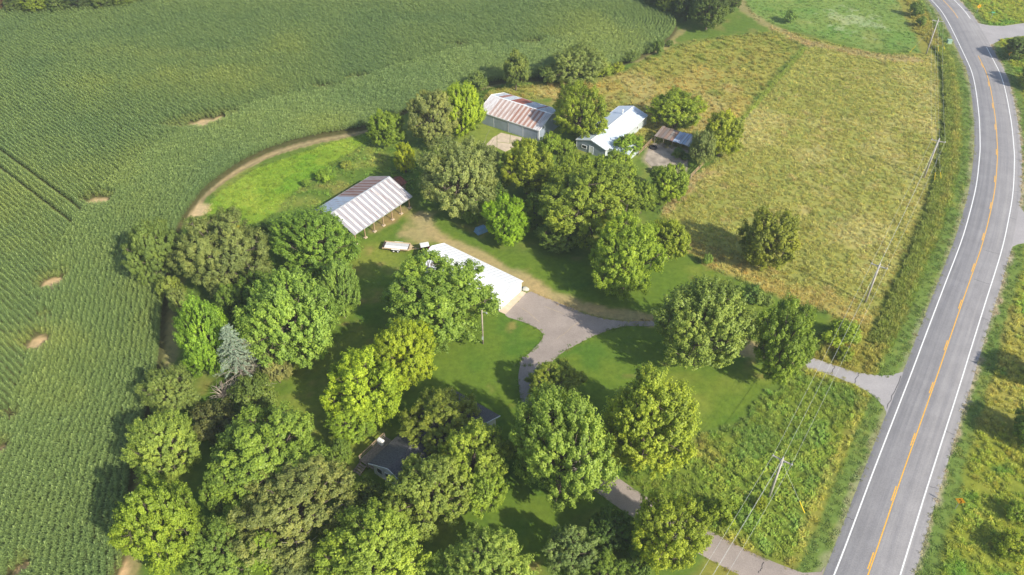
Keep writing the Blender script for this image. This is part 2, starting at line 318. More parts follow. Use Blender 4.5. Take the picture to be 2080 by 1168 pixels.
def zone_color(X, Y):
    """colour of the ground cover itself at a place (not of its light)"""
    n8 = fbm(X, Y, 9, 1); n3 = fbm(X, Y, 3.2, 2); n20 = fbm(X, Y, 28, 3); n1 = fbm(X, Y, 1.1, 4, 2)
    col = np.empty(X.shape + (3,))
    def mix(c, w):
        w = w[..., None]; col[:] = col * (1 - w) + np.array(c) * w
    col[:] = srgb(104, 128, 54)                                # rough grass
    mix(srgb(136, 146, 70), smooth(n8 + n3 * 0.5, 0.0, 0.3)); mix(srgb(150, 138, 84), smooth(n3 - n8, 0.12, 0.45) * 0.5)
    dr = np.full(X.shape, 1e9); side = np.zeros(X.shape)
    for i in range(0, len(ROAD), 4):
        d = np.hypot(X - ROAD[i, 0], Y - ROAD[i, 1]); k = d < dr
        s_ = (X - ROAD[i, 0]) * RN[i, 0] + (Y - ROAD[i, 1]) * RN[i, 1]; side = np.where(k, s_, side); dr = np.where(k, d, dr)
    near = np.abs(side)
    # right of the road
    rgt = smooth(-side, 5, 6) * (dr < 80)
    mix(srgb(140, 148, 58), rgt); mix(srgb(152, 152, 62), rgt * smooth(n8 + n20 * 0.6, 0.0, 0.25)); mix(srgb(98, 136, 52), rgt * smooth(n3 * 0.8 - n8, 0.1, 0.35) * 0.8); mix(srgb(158, 152, 84), rgt * smooth(n20 - n3 * 0.4, 0.05, 0.3) * 0.7)
    sd = lambda k: poly_sd(X, Y, Z[k])
    # left verge: tall grass strip
    lft = smooth(side, 8, 9.5) * smooth(-side, -20, -18) * (dr < 60)
    mix(srgb(152, 146, 72), lft * 0.9)
    w = smooth(sd('green') + n3 * 2, -0.5, 1.0); mix(srgb(128, 152, 78), w); mix(srgb(152, 156, 88), w * smooth(n8 + n20, -0.05, 0.3) * 0.8); mix(srgb(108, 146, 66), w * smooth(n3 - n8, 0.05, 0.3) * 0.6)
    P = at(1740, 38); fl = w * smooth(n3 * 1.2 + n1 * 0.8 + 0.3 - np.hypot((X - P[0]) / 24, (Y - P[1]) / 26), 0.0, 0.25); mix(srgb(188, 196, 160), fl * 0.5)
    w = smooth(sd('gold') + n3 * 3, -1, 1.5); mix(srgb(156, 154, 78), w); mix(srgb(174, 160, 90), w * smooth(n8 + n20 * 0.8, 0.0, 0.3)); mix(srgb(130, 142, 64), w * smooth(n3 - n8 * 0.6, 0.08, 0.3) * 0.8); mix(srgb(188, 170, 116), w * smooth(n20 - n8, 0.15, 0.4) * 0.6)
    w = smooth(sd('pasture') + n3 * 2, -0.8, 1.0); mix(srgb(160, 160, 86), w); mix(srgb(182, 174, 112), w * smooth(n8 * 0.8 + n20, 0.05, 0.35)); mix(srgb(138, 142, 62), w * smooth(n3 - n20 * 0.5, 0.03, 0.25) * 0.75); mix(srgb(190, 176, 122), w * smooth(n3 + n1 * 0.7, 0.12, 0.4) * 0.6)
    dist = line_d(X, Y, np.vstack([ats([(1405, 515), (1560, 585), (1690, 640), (1768, 668)])])); mix(srgb(180, 160, 96), w * smooth(-dist + n3 * 6, -7, -2) * 0.6)
    w = smooth(sd('weedlot') + n3 * 3, -1, 1.5); mix(srgb(122, 138, 56), w); mix(srgb(154, 146, 76), w * smooth(n8 + n3 * 0.4, 0.02, 0.3)); mix(srgb(108, 132, 62), w * smooth(-n8 + n3, 0.08, 0.3) * 0.8)
    w = smooth(sd('lawn') + n3 * 1.5, -0.5, 1.2); mix(srgb(108, 132, 48), w); mix(srgb(138, 148, 64), w * smooth(n8 + n20, 0.0, 0.3) * 0.85); mix(srgb(82, 120, 44), w * smooth(-n8 + n3 * 0.5, 0.1, 0.35) * 0.7); mix(srgb(164, 146, 90), w * smooth(n3 + n20 * 0.4, 0.2, 0.42) * 0.7)
    w = smooth(sd('shedlawn') + n3 * 2, -1, 1.5); mix(srgb(134, 148, 66), w)
    w = smooth(sd('bright') + n3 * 1.5, -0.3, 0.8); mix(srgb(136, 162, 54), w); mix(srgb(154, 174, 66), w * smooth(n8 + n3 * 0.5, 0.0, 0.25)); mix(srgb(116, 160, 48), w * smooth(n3 - n8, 0.1, 0.3) * 0.6)
    d = line_d(X, Y, ats(strip_px)); mix(srgb(146, 158, 70), smooth(-d + n3 * .6, -0.8, -0.4))
    # mown verge against the asphalt, both sides
    mix(srgb(116, 138, 68), smooth(near, 4.2, 4.8) * smooth(-near + n3 * 1.2, -8.2, -7.4) * (dr < 80))
    mix(srgb(140, 150, 74), smooth(near, 4.2, 4.8) * smooth(-near + n3 * 1.2, -8.2, -7.4) * (dr < 80) * smooth(n1 + n8, 0.1, 0.4) * 0.7)
    mix(srgb(184, 172, 152), smooth(near, 4.3, 4.6) * smooth(-near + n3 * 1.6 + n1 * 0.6, -6.1, -5.3) * (dr < 80) * (0.45 + 0.55 * (side < 0)))
    tl = line_d(X, Y, ats(tall_left)); mix(srgb(112, 128, 52), smooth(-tl + n3, -2.2, -1.2) * 0.8)
    wl = smooth(sd('weedlot'), -1, 0) * smooth(side, 7.9, 8.3) * smooth(-side + n3 * 1.5, -10.2, -9.2); mix(srgb(150, 144, 74), wl * 0.6)
    # bare ground
    for ln, wd in dirt_lines: mix(srgb(176, 156, 118), smooth(-line_d(X, Y, ln) + n3 * 2 + n1, -wd, -wd * 0.4) * 0.6)
    for ln, wd in GRAVEL:
        dd = line_d(X, Y, ln); mix(srgb(190, 168, 126), smooth(-dd + n3 * 1.6 + n1 * 0.8, -wd - 0.6, -wd * 0.5) * 0.9)
    w = smooth(sd('gravelpad') + n3 * 3.5 + n1, -1.2, 1.4); mix(srgb(184, 166, 122), w * 0.85)
    w = smooth(sd('yard') + n3 * 2, -0.6, 0.8); mix(srgb(184, 168, 148), w)
    d = line_d(X, Y, TRACK); mix(srgb(182, 164, 126), smooth(-d + n3, -1.3, -0.9)); mix(srgb(146, 128, 100), smooth(-np.abs(d - 0.7) + n3 * 0.4, -0.5, -0.1) * 0.8)
    P = at(400, 425); mix(srgb(214, 188, 150), smooth(1 - np.hypot(X - P[0], Y - P[1]) / 3.6 + n3, 0, 0.5))
    # soil under the corn
    w = smooth(poly_sd(X, Y, CORN_POLY), -0.9, -0.1); mix(srgb(100, 98, 64), w)
    mix(srgb(212, 182, 144), w * smooth(bare_mask(X, Y), 0.2, 0.7))
    # worn dirt under the open barn and along its front
    P = at(790, 445); mix(srgb(176, 150, 112), smooth(1 - np.hypot((X - P[0]) * 0.58 + (Y - P[1]) * 0.81, ((X - P[0]) * -0.81 + (Y - P[1]) * 0.58) * 4) / 9 + n3 * 0.8, 0.0, 0.6) * 0.7)
    return col * 0.92

# ------------------------------------------------------------------ ground
def axis(a, b, step, far, grow=1.35):
    mid = list(np.arange(a, b + step, step)); lo = []; hi = []; s = step; v = a
    while v > -far: s *= grow; v -= s; lo.append(v)
    s = step; v = mid[-1]
    while v < far: s *= grow; v += s; hi.append(v)
    return np.array(lo[::-1] + mid + hi)
gx = axis(-185, 190, 0.62, 3500); gy = np.r_[axis(45, 150, 0.5, 3500)[axis(45, 150, 0.5, 3500) < 150], axis(150, 290, 0.85, 3500)[axis(150, 290, 0.85, 3500) >= 150]]
X, Y = np.meshgrid(gx, gy); ny, nx = X.shape
zz = np.zeros(X.size)
V = np.c_[X.ravel(), Y.ravel(), zz]
i = np.arange(ny * nx).reshape(ny, nx); F = np.stack([i[:-1, :-1], i[:-1, 1:], i[1:, 1:], i[1:, :-1]], -1).reshape(-1, 4)
gm = np_mesh('ground', V, F, M['ground'])
ca = gm.color_attributes.new('Col', 'FLOAT_COLOR', 'POINT')
ca.data.foreach_set('color', np.c_[zone_color(X.ravel(), Y.ravel()), np.ones(X.size)].astype(np.float32).ravel())
tag(link('ground', gm), 'wide farm ground of lawn, pasture, soil and rough grass', 'ground', kind='structure')

# ------------------------------------------------------------------ roads, drives, markings
def strip(name, line, d0, d1, z, mat, parent=None, skirt=0.0, uv=False):
    n, t = normals2(line); A = np.c_[line[:, :2] + n * d0, np.full(len(line), z)]; B = np.c_[line[:, :2] + n * d1, np.full(len(line), z)]
    cols = [A, B]
    if skirt:
        A2 = A.copy(); A2[:, :2] -= n * 0.25 * np.sign(d1 - d0); A2[:, 2] = -0.05; B2 = B.copy(); B2[:, :2] += n * 0.25 * np.sign(d1 - d0); B2[:, 2] = -0.05
        cols = [A2, A, B, B2]
    k = len(cols); m = len(line); Vv = np.stack(cols, 1).reshape(-1, 3); idx = np.arange(m * k).reshape(m, k)
    Ff = np.stack([idx[:-1, :-1], idx[:-1, 1:], idx[1:, 1:], idx[1:, :-1]], -1).reshape(-1, 4)
    if d1 > d0: Ff = Ff[:, ::-1]
    me = np_mesh(name, Vv, Ff, mat)
    if uv:
        u = me.uv_layers.new(name='UVMap'); vi = np.zeros(len(me.loops), np.int32); me.loops.foreach_get('vertex_index', vi)
        off = np.array([d0 - 0.25, d0, d1, d1 + 0.25] if skirt else [d0, d1]); u.data.foreach_set('uv', np.c_[off[vi % k], vi // k].astype(np.float32).ravel())
    return link(name, me, parent)
def flat(name, pts, z, mat, parent=None, thick=0.06, rag=0.0):
    P = [tuple(p) for p in pts]; n = len(P); b = MB()
    if rag:
        rj = random.Random(n); P = [(p[0] + rj.uniform(-rag, rag), p[1] + rj.uniform(-rag, rag)) for p in P]
    b.add([(x, y, z) for x, y, *_ in P] + [(x, y, z - thick) for x, y, *_ in P], [tuple(range(n))] + [(k, (k + 1) % n, n + (k + 1) % n, n + k)[::-1] for k in range(n)])
    o = b.build(name, mat, parent)
    if o.data.polygons[0].normal.z < 0: o.data.flip_normals()
    return o
HW = 3.72
road = strip('road', ROAD, -HW - 1.5, HW + 1.15, 0.045, M['road'], None, 0.25, True)
tag(road, 'two lane grey asphalt highway curving up the right side', 'road', kind='structure')
sp = lambda px, py: int(np.argmin(np.hypot(*(ROAD[:, :2] - at(px, py)[:2]).T)))
strip('edge_line', ROAD, HW - 0.1, HW + 0.1, 0.05, M['white'], road)
g0, g1 = sp(2000, 92), sp(1968, 38)
strip('edge_line', ROAD[:g0], -HW - 0.1, -HW + 0.1, 0.05, M['white'], road); strip('edge_line', ROAD[g1:], -HW - 0.1, -HW + 0.1, 0.05, M['white'], road)
c0, c1 = sp(1986, 112), sp(1946, 38)
strip('centre_line', ROAD[:c0], -0.16, 0.0, 0.05, M['yellow'], road); strip('centre_line', ROAD[c1:], -0.1, 0.06, 0.05, M['yellow'], road)
d0 = sp(1770, 1134)
for k in range(-2, 30):
    a = int(round(d0 + k * 12.6))
    if 0 <= a - 2 and a + 2 < c0: strip('passing_dash', ROAD[a - 2:a + 2], 0.1, 0.26, 0.05, M['yellow'], road)
rr = random.Random(3)
a = 6
while a < len(ROAD) - 4:                                     # tar-filled transverse cracks on shoulders and lanes
    for lo, hi in ((HW + 0.1, HW + 1.1), (-HW - 1.4, -HW - 0.1)) + (((-HW + .3, -0.6),) if rr.random() < 0.4 else ()):
        if rr.random() < 0.55:
            b = MB(); m = 6; base = ROAD[a, :2] + RT[a] * rr.uniform(-3, 3); w = 0.035
            pts = [base + RN[a] * (lo + (hi - lo) * q / (m - 1)) + RT[a] * rr.uniform(-0.1, 0.1) for q in range(m)]
            vs = []
            for p in pts: vs += [(*(p - RT[a] * w), 0.049), (*(p + RT[a] * w), 0.049)]
            b.add(vs, [(2 * q, 2 * q + 2, 2 * q + 3, 2 * q + 1) for q in range(m - 1)])
            o = b.build('crack', M['crack'], road)
            if o.data.polygons[0].normal.z < 0: o.data.flip_normals()
    a += rr.randint(9, 15)
sr = flat('side_road', ats([(1960, 30), (1972, 41), (1990, 48), (2011, 52), (2038, 53), (2080, 47), (2300, 15), (2300, 44), (2080, 72.6), (2048, 77), (2032, 81), (2021, 87.7), (2010, 91), (2003, 94), (1990, 80)]), 0.038, M['drive_grey'])
tag(sr, 'pale side road joining the highway at the top right', 'road', kind='structure')
ap = flat('field_approach', ats([(2050, 400), (2062, 401), (2068, 416), (2080, 431), (2130, 446), (2130, 486), (2080, 494), (2068, 496), (2057, 501), (2049, 516), (2035, 520), (2040, 460)]), 0.038, M['drive_grey'])
tag(ap, 'short paved approach on the right shoulder of the highway', 'driveway', kind='structure')
ud = flat('driveway', spline(ats([(1634, 731), (1645, 726), (1696, 742), (1745, 757), (1800, 763), (1842, 757), (1830, 800), (1806, 850), (1795, 826), (1767, 799), (1734, 781.5), (1689, 762.6), (1639, 748)]), 0.5, True)[:-1], 0.03, M['drive_grey'], rag=.09)
tag(ud, 'paved upper driveway entrance leaving the highway', 'driveway', kind='structure')
low_c = spline(ats([(1085, 728), (1078, 770), (1090, 830), (1130, 900), (1182, 948), (1234, 985), (1280, 1017), (1330, 1048), (1425, 1098), (1505, 1140), (1560, 1165), (1625, 1190), (1700, 1215)]), 0.8)
ld = strip('driveway', low_c, -2.0, 2.0, 0.03, M['drive'], None, 0.2)
tag(ld, 'long grey lower driveway running under the trees to the house', 'driveway', kind='structure')
fl = flat('driveway_apron', ats([(1590, 1156), (1621, 1164), (1668, 1162), (1676, 1150), (1650, 1230), (1560, 1230)]), 0.034, M['drive'])
tag(fl, 'paved mouth of the lower driveway at the highway', 'driveway', kind='structure')
pad = flat('garage_pad', spline(ats([(1026, 640), (1050, 616), (1074, 593), (1105, 604), (1140, 617), (1200, 641), (1262, 652), (1335, 653), (1340, 662), (1270, 663), (1222, 676), (1180, 695), (1140, 718), (1112, 740), (1056, 740), (1075, 718), (1095, 697), (1103, 682), (1092, 668), (1060, 653)]), 0.5, True)[:-1], 0.042, M['drive'], rag=.09)
tag(pad, 'wide worn asphalt parking pad in front of the white garage', 'driveway', kind='structure')
for p, q in (((1745, 757), (1734, 781)), ((1832, 762), (1800, 832)), ((1696, 742), (1689, 762)), ((1553, 1142), (1540, 1165)), ((1098, 655), (1060, 625)), ((1150, 640), (1105, 622)), ((1130, 690), (1180, 650))):
    A, B = at(*p)[:2], at(*q)[:2]; tt = (B - A) / np.linalg.norm(B - A); nn = np.array([-tt[1], tt[0]]); m = 9; vs = []
    for k in range(m):
        c = A + (B - A) * (0.03 + 0.94 * k / (m - 1)) + nn * rr.uniform(-0.12, 0.12); vs += [(*(c - nn * 0.04), 0.047), (*(c + nn * 0.04), 0.047)]
    o = MB().add(vs, [(2 * k, 2 * k + 2, 2 * k + 3, 2 * k + 1) for k in range(m - 1)]).build('crack', M['crack'] if p[0] > 1300 else M['gravel'], ud if p[0] > 1600 else (ld if p[0] > 1300 else pad))
    if o.data.polygons[0].normal.z < 0: o.data.flip_normals()

# ------------------------------------------------------------------ buildings
def sheet_mesh(name, w, ln, mat, rib=0.05, rw=0.05, mids=1):
    xs = [0.0]; zs = [rib]
    prof = [(0, rib), (rw, rib), (rw + 0.03, 0)]
    for k in range(1, mids + 1):
        c = w * k / (mids + 1); prof += [(c - 0.05, 0), (c - 0.02, rib * 0.5), (c + 0.02, rib * 0.5), (c + 0.05, 0)]
    prof += [(w - 0.004, 0)]
    vs = [(x, y, z) for y in (0, ln) for x, z in prof]; n = len(prof)
    fs = [(k, k + 1, n + k + 1, n + k) for k in range(n - 1)]
    me = MB().add(vs, fs).mesh(name); me.materials.append(mat); return me
def sheet_slope(roof, name, p0, along, up, L, ln, n, mat, colors, **kw):
    """lay n sheets side by side from the eave corner p0 along the eave, each running up to the ridge"""
    w = L / n; me = sheet_mesh(name, w, ln, mat, **kw)
    along, up = Vector(along).normalized(), Vector(up).normalized(); nz = along.cross(up)
    for k in range(n):
        o = link(name, me, roof); p = Vector(p0) + along * (w * k)
        o.matrix_local = Matrix(((along.x, up.x, nz.x, p.x), (along.y, up.y, nz.y, p.y), (along.z, up.z, nz.z, p.z), (0, 0, 0, 1)))
        o.color = (*colors(k), 1)
def gable_roof(parent, L, Wd, he, hr, oh, n, mat, colA, colB, deck=M['dark'], cap=M['trim'], t=0.06, **kw):
    """x along the ridge; slope A faces -y, slope B faces +y; sheets are children of the roof part"""
    sl = (hr - he) / (Wd / 2); X0 = L / 2 + oh; Y0 = Wd / 2 + oh; ze = he - sl * oh
    b = MB(); b.add([(-X0, -Y0, ze), (X0, -Y0, ze), (X0, 0, hr), (-X0, 0, hr), (-X0, Y0, ze), (X0, Y0, ze)] + [(-X0, -Y0, ze - t), (X0, -Y0, ze - t), (X0, 0, hr - t), (-X0, 0, hr - t), (-X0, Y0, ze - t), (X0, Y0, ze - t)],
                    [(0, 1, 2, 3), (3, 2, 5, 4), (7, 6, 9, 8), (8, 9, 10, 11), (0, 6, 7, 1), (4, 5, 11, 10), (0, 3, 9, 6), (3, 4, 10, 9), (1, 7, 8, 2), (2, 8, 11, 5)])
    roof = b.build('roof', deck, parent)
    ln = math.hypot(Y0, hr - ze); up = Vector((0, Y0, hr - ze)); up2 = Vector((0, -Y0, hr - ze)); e = 0.012
    sheet_slope(roof, 'roof_sheet', (-X0, -Y0 - 0.02, ze + e), (1, 0, 0), up, 2 * X0, ln, n, mat, colA, **kw)
    sheet_slope(roof, 'roof_sheet', (X0, Y0 + 0.02, ze + e), (-1, 0, 0), up2, 2 * X0, ln, n, mat, colB, **kw)
    c = MB(); h = 0.075; w = 0.22
    c.add([(-X0 - .02, -w, hr - sl * w + h), (X0 + .02, -w, hr - sl * w + h), (X0 + .02, 0, hr + h), (-X0 - .02, 0, hr + h), (-X0 - .02, w, hr - sl * w + h), (X0 + .02, w, hr - sl * w + h)], [(0, 1, 2, 3), (3, 2, 5, 4)])
    c.build('ridge_cap', cap, roof)
    for sx in (-1, 1):
        r = MB()
        for sy in (-1, 1): r.beam((sx * (X0 + 0.04), sy * (Y0 + 0.02), ze - 0.02), (sx * (X0 + 0.04), sy * 0.02, hr), 0.07, 0.2)
        r.build('rake_trim', cap, roof)
    for sy in (-1, 1): MB().beam((-X0, sy * (Y0 + 0.06), ze - 0.05), (X0, sy * (Y0 + 0.06), ze - 0.05), 0.06, 0.16).build('fascia', cap, roof)
    return roof
def gable_walls(parent, L, Wd, he, hr, mat, name='wall', t=0.15, skip=()):
    x, y = L / 2, Wd / 2; q = hr - he; d = 0.1
    if 'front' not in skip: MB().box(-x + t, x - t, -y, -y + t, 0, he - d).build(name, mat, parent)
    if 'back' not in skip: MB().box(-x + t, x - t, y - t, y, 0, he - d).build(name, mat, parent)
    for sx, k in ((-1, 'left'), (1, 'right')):
        if k in skip: continue
        xo, xi = sx * x, sx * (x - t); z0, z1 = he - d, hr - d
        vs = [(xx, yy, zz_) for xx in (xo, xi) for yy, zz_ in ((-y, 0), (y, 0), (y, z0), (0, z1), (-y, z0))]
        fs = [(0, 1, 2, 3, 4), (9, 8, 7, 6, 5)] + [(k2, 5 + k2, 5 + (k2 + 1) % 5, (k2 + 1) % 5) for k2 in range(5)]
        b = MB().add(vs, fs); o = b.build(name, mat, parent)
        bmf = o.data; bmf.update()
        if (bmf.polygons[0].normal.x > 0) != (sx > 0): bmf.flip_normals()
def corners(parent, L, Wd, he, mat, w=0.14):
    for sx in (-1, 1):
        for sy in (-1, 1): MB().box(*sorted((sx * (L / 2 - w), sx * (L / 2 + 0.03))), *sorted((sy * (Wd / 2 - w), sy * (Wd / 2 + 0.03))), 0, he - 0.15).build('corner_trim', mat, parent)
def panel(parent, name, mat, plane, a0, a1, z0, z1, off, out, frame=None, t=0.06):
    """a door or window leaf set proud of a wall: plane 'x' or 'y', at coordinate off, facing out (+1/-1)"""
    def bx(A0, A1, Z0, Z1, o0, o1):
        lo, hi = sorted((off + out * o0, off + out * o1))
        return (A0, A1, lo, hi, Z0, Z1) if plane == 'y' else (lo, hi, A0, A1, Z0, Z1)
    o = MB().box(*bx(a0, a1, z0, z1, 0.003, t)).build(name, mat, parent)
    if frame:
        f = MB(); w = 0.1
        for A0, A1, Z0, Z1 in ((a0 - w, a0, z0, z1), (a1, a1 + w, z0, z1), (a0 - w, a1 + w, z1, z1 + w)) + (((a0 - w, a1 + w, z0 - w, z0),) if z0 > 0.15 else ()): f.box(*bx(A0, A1, Z0, Z1, 0.002, t + 0.03))
        f.build('frame', frame, o)
    return o
cst = lambda c: (lambda k: c)
rc = random.Random(11)

# white garage
WHITE = srgb(248, 249, 252)
gar = empty('garage', (-7.963, 117.834, 0), -0.643)
tag(gar, 'long low white metal garage beside the asphalt pad, tree over its near side', 'garage')
GL, GW, GE, GR = 19.1, 6.95, 2.45, 3.9
gable_walls(gar, GL, GW, GE, GR, M['wall_white']); corners(gar, GL, GW, GE, M['trim'])
gable_roof(gar, GL, GW, GE, GR, 0.22, 21, M['sheet'], cst(WHITE), cst(WHITE), rib=0.02)
for y0 in (-3.0, 0.25):
    d = panel(gar, 'garage_door', M['door_white'], 'x', y0, y0 + 2.75, 0.03, 2.1, GL / 2, 1, M['trim'])
    for k in range(4): panel(d, 'door_section', M['door_white'], 'x', y0 + 0.03, y0 + 2.72, 0.05 + k * 0.515, 0.53 + k * 0.515, GL / 2 + 0.06, 1, t=0.025)
panel(gar, 'side_door', M['wall_pale'], 'y', 7.2, 8.1, 0.03, 2.0, -GW / 2, -1, M['trim'])
w_ = panel(gar, 'window', M['glass'], 'y', 4.2, 5.2, 1.0, 1.8, -GW / 2, -1, M['trim'])
apr = flat('concrete_apron', ats([(1012.5, 632.5), (1060, 591.5), (1069, 595), (1027, 638.5)]), 0.06, M['concrete'])
tag(apr, 'narrow concrete apron along the foot of the garage front', 'pavement', kind='structure')

# open pole barn
pb = empty('pole_barn', (-31.744, 139.397, 0), 0.919)
tag(pb, 'open sided pole barn with striped metal roof, its far slope partly rusted', 'barn')
BL, BW, BE, BR = 16.3, 12.0, 3.1, 5.5
g1_, g2_ = srgb(214, 211, 212), srgb(164, 163, 170)
def far_col(k):                                              # far slope, counted from its right end
    return srgb(150, 112, 100) if 2 < k < 15 and k % 2 else (srgb(176, 160, 158) if k < 15 else srgb(186, 200, 216))
gable_roof(pb, BL, BW, BE, BR, 0.4, 26, M['sheet_rust'], lambda k: g1_ if k % 2 else g2_, far_col, cap=M['steel'], rib=0.055, rw=0.07)
MB().box(-BL / 2, BL / 2, BW / 2 - 0.12, BW / 2, 0, BE - 0.1).build('wall', M['grey_wood'], pb)
for k in range(7):
    x = -BL / 2 + 0.15 + k * (BL - 0.3) / 6
    for y in (-BW / 2 + 0.1, 0):
        p = MB().beam((x, y, 0), (x, y, (BE if y < -1 else BR) - 0.12), 0.2).build('post', M['timber'], pb)
        if y < -1:
            MB().box(x - 0.35, x + 0.35, y - 0.3, y + 0.3, 0, 0.22).build('footing', M['concrete'], p)
            MB().beam((x, y, BE - 1.0), (x + 0.8, y, BE - 0.15), 0.12).build('brace', M['timber'], p)
MB().beam((-BL / 2, -BW / 2 + 0.1, BE - 0.2), (BL / 2, -BW / 2 + 0.1, BE - 0.2), 0.12, 0.25).build('header_beam', M['timber'], pb)
for sx in (-1, 1):
    f = MB(); f.beam((sx * BL / 2, -BW / 2, BE - 0.2), (sx * BL / 2, BW / 2, BE - 0.2), 0.12, 0.2)
    for y in (-3, 0, 3): f.beam((sx * BL / 2, y, BE - 0.2), (sx * BL / 2, y, BR - abs(y) * 0.4 - 0.2), 0.1)
    f.build('truss', M['timber'], pb)
for k, (x, y) in enumerate(((-5, 2), (-1.5, 3.2), (2.5, 1.5), (5.6, 3))):
    b = MB(); s_ = rc.uniform(0.7, 1.2); b.tube([(x, y, 0.02), (x, y, s_)], [s_ * 0.75, s_ * 0.75], 14)
    P = pb.matrix_basis @ Vector((x, y, 0)); o = MB().tube([(0, 0, 0.0), (0, 0, 0.1), (0, 0, s_ - 0.1), (0, 0, s_)], [s_ * .7, s_ * .75, s_ * .75, s_ * .7], 14).build('hay_bale', M['tan'])
    pb_loc = Matrix.Translation(Vector((-31.744, 139.397, 0))) @ Matrix.Rotation(0.919, 4, 'Z') @ Vector((x, y, 0)); o.location = pb_loc
    tag(o, ['round tan bale nearest the pine end under the open barn roof', 'second round tan bale from the pine end under the barn roof', 'third round tan bale, right of the middle under the barn roof', 'round tan bale at the far right end under the barn roof'][k], 'hay bale', 'bales under the barn')

# small rusted shed behind the barn
P = at(803, 372, 1.8); rs = empty('rusted_shed', (P[0], P[1], 0), 0.919)
tag(rs, 'small shed with rust red roof at the far corner of the open barn', 'shed')
gable_walls(rs, 3.2, 3.0, 1.9, 2.6, M['grey_wood']); gable_roof(rs, 3.2, 3.0, 1.9, 2.6, 0.2, 5, M['sheet_rusty'], cst(srgb(130, 70, 60)), cst(srgb(130, 70, 60)), cap=M['rust'])

# machine shed
ms = empty('machine_shed', (2.281, 179.486, 0), -0.582)
tag(ms, 'grey blue machine shed with sliding doors and brown striped rusting roof', 'shed')
ML, MW, ME, MR = 17.6, 11.3, 3.3, 5.15
gable_walls(ms, ML, MW, ME, MR, M['wall_blue']); corners(ms, ML, MW, ME, M['trim'])
def msA(k): return srgb(206, 204, 206) if (k < 5 or k > 25) else (srgb(178, 156, 148) if k % 2 else srgb(208, 200, 198)) if k < 15 else (srgb(166, 128, 114) if k % 2 else srgb(204, 192, 188))
def msB(k): return srgb(168, 100, 88) if 14 <= k < 20 else (srgb(176, 130, 124) if k in (7, 24, 25) else srgb(206, 216, 226))
gable_roof(ms, ML, MW, ME, MR, 0.15, 29, M['sheet_rust'], msA, msB, cap=M['trim'], rib=0.045, rw=0.06)
for k in range(4):
    x0 = -ML / 2 + 0.3 + k * 4.3
    d = panel(ms, 'sliding_door', M['door_blue'] if k == 2 else M['wall_grey'] if k == 1 else M['wall_blue'], 'y', x0, x0 + 4.2, 0.05, 2.85, -MW / 2, -1, t=0.08 if k % 2 else 0.12)
    panel(d, 'door_edge', M['trim'], 'y', x0 + 4.1, x0 + 4.19, 0.06, 2.84, -MW / 2 - 0.12, -1, t=0.03)
MB().box(-ML / 2, ML / 2, -MW / 2 - 0.2, -MW / 2 - 0.02, 2.88, 2.98).build('door_track', M['steel'], ms)
cp_ = empty('concrete_pad', at(1022, 290)); tag(cp_, 'broken pale concrete slabs in front of the machine shed doors', 'pavement', kind='structure')
for poly in ([(981, 300.5), (1002, 279), (1009, 275.5), (1009, 299), (1006, 299.4), (984, 302)], [(1010, 275), (1017.5, 270), (1036, 274), (1035, 291), (1010, 288)], [(1037, 274.3), (1059.5, 279.5), (1062, 293), (1036, 291.2)], [(1010, 289), (1035, 292), (1052, 294), (1050, 298), (1037, 303), (1026, 308.4), (1010, 300.5)]):
    Q = ats(poly) - at(1022, 290); flat('slab', Q, 0.05 + rc.uniform(0, 0.02), M['concrete'], cp_, 0.1)

# pale blue steel building with its side wing
bl = empty('steel_building', (24.532, 172.719, 0), 0.948)
tag(bl, 'long steel building with plain pale blue roof, two vents and a side wing', 'outbuilding')
LL, LW, LE, LR = 20.1, 8.0, 2.55, 3.8
PB = srgb(206, 218, 234)
gable_walls(bl, LL, LW, LE, LR, M['wall_pale'], skip=('left',)); corners(bl, LL, LW, LE, M['trim'])
b = MB(); x = -LL / 2
b.add([(x, -LW / 2, 0), (x, LW / 2, 0), (x, LW / 2, LE - .1), (x, 0, LR - .1), (x, -LW / 2, LE - .1), (x + .15, -LW / 2, 0), (x + .15, LW / 2, 0), (x + .15, LW / 2, LE - .1), (x + .15, 0, LR - .1), (x + .15, -LW / 2, LE - .1)], [(4, 3, 2, 1, 0), (5, 6, 7, 8, 9)]).build('gable_wall', M['wall_grey'], bl)
gable_roof(bl, LL, LW, LE, LR, 0.14, 22, M['sheet'], cst(PB), cst(PB), rib=0.025)
for x in (-4.2, 5.6):
    v = MB().tube([(x, 0.55, LR - 0.3), (x, 0.55, LR + 0.75)], 0.16, 10).build('roof_vent', M['trim'], bl); MB().tube([(x, 0.55, LR + 0.7), (x, 0.55, LR + 0.85), (x, .55, LR + .95)], [0.26, 0.24, 0.03], 10).build('vent_cap', M['trim'], v)
panel(bl, 'window', M['glass'], 'x', 1.2, 2.4, 1.0, 1.7, -LL / 2, -1, M['trim']); panel(bl, 'door', M['door_white'], 'x', -0.6, 0.35, 0.05, 2.0, -LL / 2, -1, M['trim'])
panel(bl, 'window', M['glass'], 'y', 4.9, 5.5, 1.0, 1.7, -LW / 2, -1, M['trim'])
wg = MB(); wx0, wx1, wy = -8.3, -2.6, -LW / 2 - 5.0                # wing towards the farmyard
wg.box(wx0, wx1, wy, -LW / 2 - 0.01, 0, 2.2).build('wing_wall', M['wall_pale'], bl)
wr = MB().add([(wx0 - .3, wy - .3, 2.32), (wx0 - .3, -LW / 2 + .3, 2.32), ((wx0 + wx1) / 2, -LW / 2 + 1.3, 3.2), ((wx0 + wx1) / 2, wy - .3, 3.2), (wx1 + .3, wy - .3, 2.32), (wx1 + .3, -LW / 2 + .3, 2.32)], [(0, 3, 2, 1), (3, 4, 5, 2)]).build('wing_roof', M['sheet'], bl); wr.color = (*PB, 1)
